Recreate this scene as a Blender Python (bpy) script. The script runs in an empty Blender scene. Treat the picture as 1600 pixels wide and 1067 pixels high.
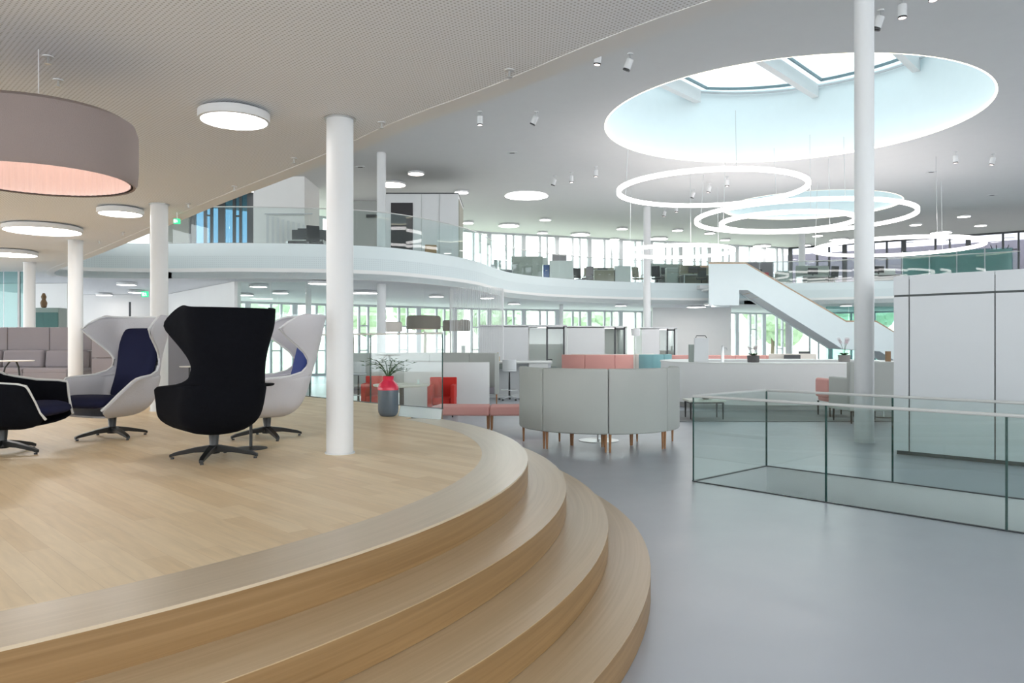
import bpy, bmesh, math, random
from mathutils import Vector
random.seed(7)
pi = math.pi
C = bpy.context.scene.collection
S = bpy.context.scene
# ------------------------------------------------------------------ camera, world, light, exposure
F, HZ, CH = 1200.0, 535.0, 1.63
cam = bpy.data.cameras.new('camera'); cam.sensor_width = 36; cam.lens = 27.0; cam.shift_y = 1.5/1600
cam.clip_end = 500
co = bpy.data.objects.new('camera', cam); C.objects.link(co)
co.location = (0, 0, CH); co.rotation_euler = (pi/2, 0, 0); S.camera = co
W = bpy.data.worlds.new('overcast_sky'); S.world = W; W.use_nodes = True
W.node_tree.nodes['Background'].inputs[0].default_value = (0.93, 0.98, 1.0, 1)
W.node_tree.nodes['Background'].inputs[1].default_value = 3.2
S.view_settings.view_transform = 'Standard'; S.view_settings.look = 'None'
S.view_settings.gamma = 1; S.view_settings.use_curve_mapping = False
S.view_settings.exposure = 0.95
S.cycles.use_denoising = True
S.cycles.max_bounces = 10; S.cycles.diffuse_bounces = 6; S.cycles.glossy_bounces = 4
S.cycles.transparent_max_bounces = 28; S.cycles.caustics_reflective = False
S.cycles.sample_clamp_indirect = 6
def area(name, loc, size, energy, color=(1, 1, 1), rot=(0, 0, 0), shape='DISK', sy=None):
    l = bpy.data.lights.new(name, 'AREA'); l.shape = shape; l.size = size
    if sy: l.size_y = sy
    l.energy = energy; l.color = color
    o = bpy.data.objects.new(name, l); C.objects.link(o); o.location = loc; o.rotation_euler = rot
    return o

# ------------------------------------------------------------------ helpers
def G(px, py, z=0.0):
    Y = F*(CH-z)/(py-HZ); return ((px-800)*Y/F, Y)
def at(px, py, Y):
    return ((px-800)*Y/F, Y, CH+(HZ-py)*Y/F)
def XA(px, Y): return (px-800)*Y/F
def ZA(py, Y): return CH+(HZ-py)*Y/F

class MB:
    def __init__(s): s.v = []; s.f = []
    def add(s, vs, fs):
        b = len(s.v); s.v += [tuple(p) for p in vs]; s.f += [tuple(b+i for i in f) for f in fs]; return s
    def box(s, c, d, rz=0, tilt=None):
        x, y, z = d[0]/2, d[1]/2, d[2]/2
        vs = [Vector((i*x, j*y, k*z)) for k in (-1, 1) for j in (-1, 1) for i in (-1, 1)]
        from mathutils import Matrix
        M = Matrix.Rotation(rz, 3, 'Z')
        if tilt: M = M @ Matrix.Rotation(tilt[1], 3, tilt[0])
        vs = [M @ v + Vector(c) for v in vs]
        return s.add(vs, [(0, 2, 3, 1), (4, 5, 7, 6), (0, 1, 5, 4), (2, 6, 7, 3), (0, 4, 6, 2), (1, 3, 7, 5)])
    def prism(s, poly, z0, z1):
        n = len(poly)
        s.add([(p[0], p[1], z0) for p in poly]+[(p[0], p[1], z1) for p in poly],
              [tuple(range(n-1, -1, -1)), tuple(range(n, 2*n))]+[(i, (i+1) % n, n+(i+1) % n, n+i) for i in range(n)])
        return s
    def prism_xz(s, poly, y0, y1):
        n = len(poly)
        s.add([(p[0], y0, p[1]) for p in poly]+[(p[0], y1, p[1]) for p in poly],
              [tuple(range(n)), tuple(range(2*n-1, n-1, -1))]+[(i, n+i, n+(i+1) % n, (i+1) % n) for i in range(n)])
        return s
    def lathe(s, prof, c=(0, 0, 0), seg=32, a0=0, a1=2*pi, cap=True):
        full = abs(a1-a0-2*pi) < 1e-6; m = seg if full else seg+1; n = len(prof)
        vs = []
        for j in range(m):
            a = a0+(a1-a0)*j/seg
            for r, z in prof: vs.append((c[0]+r*math.cos(a), c[1]+r*math.sin(a), c[2]+z))
        fs = []
        for j in range(seg):
            j2 = (j+1) % m
            for i in range(n-1): fs.append((j*n+i, j2*n+i, j2*n+i+1, j*n+i+1))
        if full and cap:
            if prof[0][0] > 1e-5: fs.append(tuple(j*n for j in range(m))[::-1])
            if prof[-1][0] > 1e-5: fs.append(tuple(j*n+n-1 for j in range(m)))
        return s.add(vs, fs)
    def arcblock(s, c, r0, r1, a0, a1, z0, z1, seg=10):
        pts = [(c[0]+r1*math.cos(a0+(a1-a0)*i/seg), c[1]+r1*math.sin(a0+(a1-a0)*i/seg)) for i in range(seg+1)]
        pin = [(c[0]+r0*math.cos(a0+(a1-a0)*i/seg), c[1]+r0*math.sin(a0+(a1-a0)*i/seg)) for i in range(seg+1)]
        m = seg+1; vs = []
        for z in (z0, z1):
            vs += [(p[0], p[1], z) for p in pts]+[(p[0], p[1], z) for p in pin]
        fs = []
        for i in range(seg):
            fs += [(i, i+1, 2*m+i+1, 2*m+i), (m+i+1, m+i, 3*m+i, 3*m+i+1), (i+1, i, m+i, m+i+1), (2*m+i, 2*m+i+1, 3*m+i+1, 3*m+i)]
        fs += [(0, 2*m, 3*m, m), (seg, m+seg, 3*m+seg, 2*m+seg)]
        return s.add(vs, fs)
    def tube(s, path, r, seg=8):
        P = [Vector(p) for p in path]; rs = r if isinstance(r, (list, tuple)) else [r]*len(P)
        vs = []; n = len(P)
        for i, p in enumerate(P):
            t = (P[min(i+1, n-1)]-P[max(i-1, 0)]).normalized()
            u = t.cross(Vector((0, 0, 1)))
            if u.length < 1e-3: u = Vector((1, 0, 0))
            u.normalize(); w = t.cross(u)
            for k in range(seg):
                a = 2*pi*k/seg; vs.append(p+(u*math.cos(a)+w*math.sin(a))*rs[i])
        fs = [(i*seg+k, i*seg+(k+1) % seg, (i+1)*seg+(k+1) % seg, (i+1)*seg+k) for i in range(n-1) for k in range(seg)]
        fs += [tuple(range(seg))[::-1], tuple((n-1)*seg+k for k in range(seg))]
        return s.add(vs, fs)
    def torus(s, c, R, w, h, seg=96):
        prof = [(R-w/2, -h/2), (R+w/2, -h/2), (R+w/2, h/2), (R-w/2, h/2), (R-w/2, -h/2)]
        return s.lathe(prof, c, seg, cap=False)
    def strip(s, path, t, z0, z1, closed=False):
        # wall of thickness t following a plan path (offset to the left of travel)
        n = len(path); P = [Vector((p[0], p[1])) for p in path]; off = []
        for i in range(n):
            a = P[(i-1) % n] if (closed or i) else P[i]; b = P[(i+1) % n] if (closed or i < n-1) else P[i]
            d = (b-a).normalized(); off.append(P[i]+Vector((-d.y, d.x))*t)
        vs = [(p.x, p.y, z) for z in (z0, z1) for p in P]+[(p.x, p.y, z) for z in (z0, z1) for p in off]
        fs = []
        for i in range(n if closed else n-1):
            j = (i+1) % n
            fs += [(i, j, n+j, n+i), (2*n+j, 2*n+i, 3*n+i, 3*n+j), (n+i, n+j, 3*n+j, 3*n+i), (j, i, 2*n+i, 2*n+j)]
        if not closed: fs += [(0, n, 3*n, 2*n), (n-1, 3*n-1, 4*n-1, 2*n-1)]
        return s.add(vs, fs)
    def build(s, name, mat, parent=None, bevel=0, sharp=35, subd=0, loc=None):
        me = bpy.data.meshes.new(name); me.from_pydata(s.v, [], s.f); me.validate()
        bm = bmesh.new(); bm.from_mesh(me); bmesh.ops.recalc_face_normals(bm, faces=bm.faces); bm.to_mesh(me); bm.free()
        for p in me.polygons: p.use_smooth = True
        me.set_sharp_from_angle(angle=math.radians(sharp))
        me.materials.append(mat)
        o = bpy.data.objects.new(name, me); C.objects.link(o)
        if parent: o.parent = parent
        if loc: o.location = loc
        if bevel:
            b = o.modifiers.new('bevel', 'BEVEL'); b.width = bevel; b.segments = 3; b.limit_method = 'ANGLE'; b.harden_normals = True
        if subd:
            m = o.modifiers.new('sub', 'SUBSURF'); m.levels = subd; m.render_levels = subd
        return o

def thing(name, label, cat, loc=(0, 0, 0), rz=0, group=None):
    o = bpy.data.objects.new(name, None); C.objects.link(o); o.empty_display_size = .1
    o.location = loc; o.rotation_euler = (0, 0, rz); o['label'] = label; o['category'] = cat
    if group: o['group'] = group
    return o
def tag(o, label, cat, group=None):
    o['label'] = label; o['category'] = cat
    if group: o['group'] = group
    return o
def struct(o): o['kind'] = 'structure'; return o
def dup(root, loc, rz, label, group=None):
    def cp(o, par):
        c = o.copy(); C.objects.link(c); c.parent = par
        for ch in [x for x in KIDS.get(o.name, [])]: cp(ch, c)
        return c
    KIDS = {}
    for ob in bpy.data.objects:
        if ob.parent: KIDS.setdefault(ob.parent.name, []).append(ob)
    r = cp(root, None); r.location = loc; r.rotation_euler = (0, 0, rz); r['label'] = label
    if group: r['group'] = group
    return r

# ------------------------------------------------------------------ materials
def mat(name, col, rough=.6, metal=0, bump=0, bscale=200, var=0, vscale=3, spec=.5, emit=None, estr=0, sheen=0):
    m = bpy.data.materials.new(name); m.use_nodes = True; nt = m.node_tree; b = nt.nodes['Principled BSDF']
    b.inputs['Base Color'].default_value = (*col, 1); b.inputs['Roughness'].default_value = rough
    b.inputs['Metallic'].default_value = metal; b.inputs['Specular IOR Level'].default_value = spec
    if emit: b.inputs['Emission Color'].default_value = (*emit, 1); b.inputs['Emission Strength'].default_value = estr
    if sheen: b.inputs['Sheen Weight'].default_value = sheen
    tc = nt.nodes.new('ShaderNodeTexCoord')
    if bump:
        n = nt.nodes.new('ShaderNodeTexNoise'); n.inputs['Scale'].default_value = bscale; n.inputs['Detail'].default_value = 3
        nt.links.new(tc.outputs['Object'], n.inputs['Vector'])
        bp = nt.nodes.new('ShaderNodeBump'); bp.inputs['Strength'].default_value = bump; bp.inputs['Distance'].default_value = .01
        nt.links.new(n.outputs['Fac'], bp.inputs['Height']); nt.links.new(bp.outputs[0], b.inputs['Normal'])
    n2 = nt.nodes.new('ShaderNodeTexNoise'); n2.inputs['Scale'].default_value = vscale; n2.inputs['Detail'].default_value = 4
    nt.links.new(tc.outputs['Object'], n2.inputs['Vector'])
    mr = nt.nodes.new('ShaderNodeMapRange'); v = var or .02
    mr.inputs['To Min'].default_value = 1-v; mr.inputs['To Max'].default_value = 1+v
    nt.links.new(n2.outputs['Fac'], mr.inputs['Value'])
    mx = nt.nodes.new('ShaderNodeVectorMath'); mx.operation = 'SCALE'; mx.inputs[0].default_value = col
    nt.links.new(mr.outputs[0], mx.inputs['Scale']); nt.links.new(mx.outputs[0], b.inputs['Base Color'])
    return m
def glassmat(name, tint, refl=1.0, rough=0.0):
    m = bpy.data.materials.new(name); m.use_nodes = True; nt = m.node_tree; nt.nodes.clear()
    o = nt.nodes.new('ShaderNodeOutputMaterial'); mix = nt.nodes.new('ShaderNodeMixShader')
    t = nt.nodes.new('ShaderNodeBsdfTransparent'); t.inputs[0].default_value = (*tint, 1)
    g = nt.nodes.new('ShaderNodeBsdfGlossy'); g.inputs['Roughness'].default_value = rough; g.inputs['Color'].default_value = (refl, refl, refl, 1)
    ge = nt.nodes.new('ShaderNodeNewGeometry'); dt = nt.nodes.new('ShaderNodeVectorMath'); dt.operation = 'DOT_PRODUCT'
    nt.links.new(ge.outputs['Incoming'], dt.inputs[0]); nt.links.new(ge.outputs['Normal'], dt.inputs[1]); x = dt.outputs['Value']
    for op, v in (('ABSOLUTE', None), ('SUBTRACT', 1), ('POWER', 5), ('MULTIPLY', .96), ('ADD', .035)):   # Schlick reflectance
        q = nt.nodes.new('ShaderNodeMath'); q.operation = op
        if op == 'SUBTRACT': q.inputs[0].default_value = 1; nt.links.new(x, q.inputs[1])
        else:
            nt.links.new(x, q.inputs[0])
            if v is not None: q.inputs[1].default_value = v
        x = q.outputs[0]
    nt.links.new(x, mix.inputs[0]); nt.links.new(t.outputs[0], mix.inputs[1]); nt.links.new(g.outputs[0], mix.inputs[2])
    nt.links.new(mix.outputs[0], o.inputs[0]); return m
def emis(name, col, s):
    m = bpy.data.materials.new(name); m.use_nodes = True; nt = m.node_tree; nt.nodes.clear()
    o = nt.nodes.new('ShaderNodeOutputMaterial'); e = nt.nodes.new('ShaderNodeEmission')
    e.inputs[0].default_value = (*col, 1); e.inputs[1].default_value = s; nt.links.new(e.outputs[0], o.inputs[0]); return m

M = dict(
 white=mat('white_paint', (.68, .685, .69), .5), ceil=mat('ceiling_paint', (.80, .80, .79), .8),
 fascia=mat('fascia_paint', (.68, .755, .765), .45), panel=mat('white_laminate', (.64, .655, .67), .35),
 groove=mat('dark_groove', (.08, .09, .09), .5), steel=mat('brushed_steel', (.62, .63, .63), .3, 1),
 shell_black=mat('black_felt', (.005, .0055, .008), .95, bump=.4, bscale=150, var=.25, vscale=30, spec=.08),
 shell_white=mat('pale_grey_felt', (.58, .57, .60), .8, bump=.3, bscale=150),
 navy=mat('navy_fabric', (.014, .016, .045), .9, bump=.4, bscale=300, spec=.15),
 blue=mat('blue_fabric', (.04, .065, .24), .85, bump=.4, bscale=300, spec=.2),
 black=mat('black_metal', (.012, .013, .014), .4), sofa=mat('mauve_grey_fabric', (.27, .245, .265), .9, bump=.5, bscale=400, var=.05),
 sofag=mat('light_grey_fabric', (.50, .51, .48), .9, bump=.3, bscale=400), cream=mat('cream_fabric', (.72, .66, .60), .9, bump=.3, bscale=400),
 pink=mat('pink_fabric', (.78, .40, .36), .85, bump=.3, bscale=300), salmon=mat('salmon_fabric', (.68, .33, .29), .85, bump=.3, bscale=300),
 teal=mat('teal_fabric', (.22, .42, .44), .85, bump=.3, bscale=300), red=mat('red_fabric', (.62, .03, .02), .8, bump=.2, bscale=300),
 wleg=mat('oak_leg', (.42, .20, .09), .5, var=.15, vscale=20), rug=mat('grey_rug', (.28, .28, .28), .95, bump=.6, bscale=500, var=.1, vscale=40),
 vase=mat('slate_glaze', (.11, .14, .17), .18, var=.1, vscale=8), vred=mat('red_glaze', (.72, .03, .08), .18, var=.1, vscale=10),
 leaf=mat('plant_leaf', (.035, .10, .03), .5, var=.3, vscale=20), pot=mat('dark_pot', (.09, .085, .085), .6), potg=mat('grey_pot', (.24, .22, .21), .7),
 petal=mat('white_petal', (.86, .74, .77), .6), shade=mat('mauve_felt_shade', (.27, .215, .20), .95, bump=.4, bscale=200),
 shadein=mat('pink_pleated_lining', (.85, .66, .60), .9), greyfelt=mat('taupe_felt', (.22, .20, .17), .95, bump=.3, bscale=200),
 cabg=mat('sage_grey_cabinet', (.30, .34, .31), .6), cabo=mat('olive_grey_cabinet', (.25, .24, .18), .6), cabb=mat('blue_cabinet', (.03, .10, .30), .5),
 cabw=mat('white_cabinet', (.62, .66, .65), .5), mon=mat('monitor_black', (.01, .012, .015), .3), desk=mat('desk_white', (.75, .75, .73), .5),
 darkwall=mat('dark_door', (.02, .018, .02), .5), greywall=mat('grey_wall', (.42, .43, .42), .8), olive=mat('olive_wall', (.26, .25, .21), .8),
 lilac=mat('lilac_grey_wall', (.36, .34, .38), .7), dkframe=mat('anthracite_frame', (.05, .055, .06), .4), brown=mat('brown_leather', (.20, .11, .05), .6),
 paper=mat('kraft_paper', (.35, .22, .11), .8), railpale=mat('satin_rail', (.62, .62, .60), .35), grass=mat('grass', (.47, .51, .38), .9, var=.3, vscale=.5), bark=mat('bark', (.12, .09, .06), .9),
 tree=mat('tree_leaves', (.27, .36, .25), .9, bump=1, bscale=8, var=.4, vscale=2), bluev=mat('blue_screen_print', (.02, .13, .26), .35, var=.5, vscale=1.5),
 whitefr=mat('window_frame_white', (.50, .51, .53), .4), wall=mat('wall_paint', (.80, .79, .77), .8), gold=mat('amber_glass_bottle', (.5, .33, .12), .2),
 handrail=mat('handrail_wood', (.45, .32, .22), .5), lambrown=mat('dark_reveal', (.05, .025, .025), .6), landing=mat('smooth_grey', (.45, .47, .49), .22),
 tabletop=mat('pale_table_top', (.66, .66, .58), .4), plastic=mat('light_plastic', (.70, .71, .72), .4), bookr=mat('red_folder', (.6, .05, .08), .5), bookb=mat('blue_folder', (.08, .25, .55), .5),
 glass=glassmat('clear_green_glass', (.935, .975, .968)), glassd=glassmat('teal_glass', (.60, .76, .75)), glassr=glassmat('grey_window_glass', (.55, .55, .58)), glasst=glassmat('window_glass', (.95, .99, .985)),
 glassedge=mat('glass_edge', (.02, .07, .06), .2), glassb=glassmat('blue_glass', (.20, .31, .38)),
 lamp=emis('lamp_diffuser', (1, .96, .93), 9), ring=emis('ring_tube_light', (1, .94, .93), 4.0), lampw=emis('warm_lamp_diffuser', (1, .84, .74), 6), drumlamp=emis('drum_diffuser', (1, .86, .80), 1.15),
 strip=emis('warm_led_strip', (1, .92, .72), 2.0), exitg=emis('exit_green', (.05, .55, .25), 1.0), exitw=emis('exit_white', (.8, 1, .9), 1.2), cabfill=emis('cabin_fill', (1, .97, .93), 3.0), spot=emis('spot_lens', (1, .85, .82), 2.5))

def wood_planks():
    m = bpy.data.materials.new('oak_strip_parquet'); m.use_nodes = True; nt = m.node_tree; b = nt.nodes['Principled BSDF']; L = nt.links.new
    tc = nt.nodes.new('ShaderNodeTexCoord'); mp = nt.nodes.new('ShaderNodeMapping'); mp.inputs['Rotation'].default_value = (0, 0, math.radians(46))
    L(tc.outputs['Object'], mp.inputs[0])
    br = nt.nodes.new('ShaderNodeTexBrick'); br.inputs['Scale'].default_value = 1; br.inputs['Brick Width'].default_value = .8
    br.inputs['Row Height'].default_value = .115; br.inputs['Mortar Size'].default_value = .0006; br.offset = .37; br.squash = 1
    br.inputs['Color1'].default_value = (.68, .50, .29, 1); br.inputs['Color2'].default_value = (.79, .62, .40, 1); br.inputs['Mortar'].default_value = (.56, .40, .24, 1)
    br.inputs['Bias'].default_value = 0.1
    L(mp.outputs[0], br.inputs['Vector'])
    m2 = nt.nodes.new('ShaderNodeMapping'); m2.inputs['Scale'].default_value = (2.2, 24, 1); L(mp.outputs[0], m2.inputs[0])
    n = nt.nodes.new('ShaderNodeTexNoise'); n.inputs['Scale'].default_value = 1.3; n.inputs['Detail'].default_value = 6; n.inputs['Distortion'].default_value = .6; L(m2.outputs[0], n.inputs['Vector'])
    r = nt.nodes.new('ShaderNodeMapRange'); r.inputs['From Min'].default_value = .3; r.inputs['From Max'].default_value = .7; r.inputs['To Min'].default_value = .93; r.inputs['To Max'].default_value = 1.05; L(n.outputs['Fac'], r.inputs[0])
    sc = nt.nodes.new('ShaderNodeVectorMath'); sc.operation = 'SCALE'; L(br.outputs['Color'], sc.inputs[0]); L(r.outputs[0], sc.inputs['Scale'])
    L(sc.outputs[0], b.inputs['Base Color']); b.inputs['Roughness'].default_value = .42; b.inputs['Specular IOR Level'].default_value = .4
    return m
def wood_grain(name, c, col1, col2, vertical, rough=.35):
    # grain that runs along the arc round centre c
    m = bpy.data.materials.new(name); m.use_nodes = True; nt = m.node_tree; b = nt.nodes['Principled BSDF']; L = nt.links.new
    tc = nt.nodes.new('ShaderNodeTexCoord'); sp = nt.nodes.new('ShaderNodeSeparateXYZ'); L(tc.outputs['Object'], sp.inputs[0])
    def mth(op, a, bb=None):
        q = nt.nodes.new('ShaderNodeMath'); q.operation = op
        for i, x in enumerate((a, bb)):
            if x is None: continue
            if isinstance(x, (int, float)): q.inputs[i].default_value = x
            else: L(x, q.inputs[i])
        return q.outputs[0]
    dx = mth('SUBTRACT', sp.outputs[0], c[0]); dy = mth('SUBTRACT', sp.outputs[1], c[1])
    ang = mth('ARCTAN2', dy, dx); rad = mth('SQRT', mth('ADD', mth('MULTIPLY', dx, dx), mth('MULTIPLY', dy, dy)))
    cb = nt.nodes.new('ShaderNodeCombineXYZ'); L(mth('MULTIPLY', ang, 3.2), cb.inputs[0]); L(mth('MULTIPLY', rad, 38), cb.inputs[1]); L(mth('MULTIPLY', sp.outputs[2], 38), cb.inputs[2])
    n = nt.nodes.new('ShaderNodeTexNoise'); n.inputs['Scale'].default_value = 1; n.inputs['Detail'].default_value = 6; n.inputs['Distortion'].default_value = .7; L(cb.outputs[0], n.inputs['Vector'])
    cr = nt.nodes.new('ShaderNodeValToRGB'); cr.color_ramp.elements[0].position = .3; cr.color_ramp.elements[1].position = .72
    cr.color_ramp.elements[0].color = (*col1, 1); cr.color_ramp.elements[1].color = (*col2, 1); L(n.outputs['Fac'], cr.inputs[0])
    L(cr.outputs[0], b.inputs['Base Color']); b.inputs['Roughness'].default_value = rough; b.inputs['Specular IOR Level'].default_value = .4
    return m
def perf_mat(name, col, s, r, dark, axis='XY'):
    m = bpy.data.materials.new(name); m.use_nodes = True; nt = m.node_tree; b = nt.nodes['Principled BSDF']; L = nt.links.new
    tc = nt.nodes.new('ShaderNodeTexCoord'); mp = nt.nodes.new('ShaderNodeMapping')
    if axis == 'XY': mp.inputs['Rotation'].default_value = (0, 0, math.radians(46))
    L(tc.outputs['Object'], mp.inputs[0]); sp = nt.nodes.new('ShaderNodeSeparateXYZ'); L(mp.outputs[0], sp.inputs[0])
    def mth(op, a, bb=None):
        q = nt.nodes.new('ShaderNodeMath'); q.operation = op
        for i, x in enumerate((a, bb)):
            if x is None: continue
            if isinstance(x, (int, float)): q.inputs[i].default_value = x
            else: L(x, q.inputs[i])
        return q.outputs[0]
    def cell(o): return mth('SUBTRACT', mth('FRACT', mth('DIVIDE', o, s)), .5)
    u = cell(sp.outputs[0]); v = cell(sp.outputs[1] if axis == 'XY' else sp.outputs[2])
    d = mth('SQRT', mth('ADD', mth('MULTIPLY', u, u), mth('MULTIPLY', v, v)))
    k = mth('LESS_THAN', d, r)
    mx = nt.nodes.new('ShaderNodeMixRGB'); mx.inputs[1].default_value = (*col, 1); mx.inputs[2].default_value = (*dark, 1); L(k, mx.inputs[0])
    L(mx.outputs[0], b.inputs['Base Color']); b.inputs['Roughness'].default_value = .8
    return m
def floor_mat():
    m = bpy.data.materials.new('grey_rubber_floor'); m.use_nodes = True; nt = m.node_tree; b = nt.nodes['Principled BSDF']; L = nt.links.new
    tc = nt.nodes.new('ShaderNodeTexCoord'); n = nt.nodes.new('ShaderNodeTexNoise'); n.inputs['Scale'].default_value = .7; n.inputs['Detail'].default_value = 5; L(tc.outputs['Object'], n.inputs['Vector'])
    cr = nt.nodes.new('ShaderNodeValToRGB'); cr.color_ramp.elements[0].position = .3; cr.color_ramp.elements[1].position = .7
    cr.color_ramp.elements[0].color = (.41, .425, .465, 1); cr.color_ramp.elements[1].color = (.435, .45, .49, 1); L(n.outputs['Fac'], cr.inputs[0]); L(cr.outputs[0], b.inputs['Base Color'])
    n2 = nt.nodes.new('ShaderNodeTexNoise'); n2.inputs['Scale'].default_value = 3; n2.inputs['Detail'].default_value = 4; L(tc.outputs['Object'], n2.inputs['Vector'])
    mr = nt.nodes.new('ShaderNodeMapRange'); mr.inputs['To Min'].default_value = .26; mr.inputs['To Max'].default_value = .38; L(n2.outputs['Fac'], mr.inputs[0]); L(mr.outputs[0], b.inputs['Roughness'])
    b.inputs['Specular IOR Level'].default_value = .5
    return m
M['carpet'] = mat('light_gallery_floor', (.40, .40, .41), .8); M['planks'] = wood_planks(); M['floor'] = floor_mat()
M['perf'] = perf_mat('perforated_ceiling_board', (.86, .875, .90), .028, .24, (.52, .515, .51))
M['perf_f'] = perf_mat('perforated_fascia_board', (.66, .735, .745), .06, .2, (.56, .62, .64), 'XZ')
TOPC = (-5.27, 6.30)
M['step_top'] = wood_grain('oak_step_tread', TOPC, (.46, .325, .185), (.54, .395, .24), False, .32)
M['step_rise'] = wood_grain('oak_step_riser', TOPC, (.215, .12, .045), (.31, .185, .08), True, .4)  # darker than the treads, riser shade partly put into the colour
M['trimwood'] = wood_grain('oak_border', TOPC, (.55, .44, .31), (.62, .50, .36), False, .28)

# ------------------------------------------------------------------ big structure
ZL, ZU, ZP, ZC = 3.53, 4.45, 4.57, 7.80     # underside of the gallery slab, gallery floor, parapet top, upper ceiling
PZ = .69                                     # platform height
def ngon_holes(name, outer, holes, z, m):
    bm = bmesh.new(); es = []
    for loop in [outer]+holes:
        vs = [bm.verts.new((p[0], p[1], z)) for p in loop]
        for i in range(len(vs)): es.append(bm.edges.new((vs[i], vs[(i+1) % len(vs)])))
    bmesh.ops.triangle_fill(bm, edges=es, use_beauty=True)
    me = bpy.data.meshes.new(name); bm.to_mesh(me); bm.free(); me.materials.append(m)
    o = bpy.data.objects.new(name, me); C.objects.link(o); return o
def circle(c, r, n=96): return [(c[0]+r*math.cos(2*pi*i/n), c[1]+r*math.sin(2*pi*i/n)) for i in range(n)]
def smooth(pts, it=3, closed=True):
    P = [Vector(p) for p in pts]
    for _ in range(it):
        Q = []; n = len(P)
        rng = range(n) if closed else range(n-1)
        if not closed: Q.append(P[0])
        for i in rng:
            a, b = P[i], P[(i+1) % n]; Q += [a*.75+b*.25, a*.25+b*.75]
        if not closed: Q.append(P[-1])
        P = Q
    return [(p.x, p.y) for p in P]
dB = Vector((.672, -.741)); nB = Vector((.741, .672))
A0 = Vector((2.125, 9.01)); B0 = A0+nB*1.66; LEN = 8.0
hole = [tuple(A0), tuple(B0), tuple(B0+dB*LEN), tuple(A0+dB*LEN)]
OUT = [(-19.5, -4.5), (45, -4.5), (45, 33), (34, 38), (18, 50), (-1.4, 43), (-16, 33), (-32, 22), (-19.5, 20)]
struct(ngon_holes('floor', OUT, [hole], 0, M['floor']))
b = MB().strip(hole[::-1], -.02, -3.2, 0, closed=True); struct(b.build('trim_1', M['white']))
b = MB().prism([(p[0], p[1]) for p in hole], -3.25, -3.2); struct(b.build('floor.001', M['floor']))

near = [(-13.1, 21.5), (-9.1, 16.8), (-5.67, 12.6), (-4.03, 10.56), (-2.43, 8.69), (-1.61, 7.73), (-.84, 6.69), (0, 5.83), (.80, 4.82), (1.385, 4.26)]
loop = near+[(2.3, 3.5), (4, 2.5), (8, 1.2), (14, .8), (22, 3), (29, 9), (33, 18), (30, 27), (22.8, 33.6), (17.95, 36.6), (14, 38.2), (11.4, 38.4), (6.5, 37.8), (2.4, 35.6), (.1, 33.0), (-.75, 30.3), (-1.3, 27.4), (-3.1, 24.3), (-4.8, 23.1), (-8.15, 22.6), (-10.4, 22.9), (-12.6, 22.6)]
void = smooth(loop, 2)
# gallery slab: plain margin band round the void, perforated boards elsewhere, gallery floor above
def offset(path, t):
    n = len(path); P = [Vector(p) for p in path]; o = []
    for i in range(n):
        d = (P[(i+1) % n]-P[(i-1) % n]).normalized(); o.append(tuple(P[i]+Vector((-d.y, d.x))*t))
    return o
vout = offset(void, -.20)
OUTS = [(-19, -4), (42, -4), (42, 32), (34.2, 38.2), (18, 50.3), (-1.5, 43.3), (-16.2, 33.2), (-32, 22), (-19, 20)]
struct(ngon_holes('ceiling_lower', OUTS, [vout], ZL, M['perf']))
b = MB().strip(void, -.20, ZL-.004, ZL+.3, closed=True); struct(b.build('trim_2', M['ceil']))
struct(ngon_holes('floor_upper', OUTS, [void], ZU, M['carpet']))
# parapet fascia round the void
b = MB().strip(void, -.16, 4.20, ZP, closed=True); b.strip(void, -.16, ZL, 3.72, closed=True); struct(b.build('trim_3', M['fascia']))
b = MB().strip(offset(void, -.004), -.12, 3.72, 4.20, closed=True); struct(b.build('trim_4', M['perf_f']))
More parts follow.
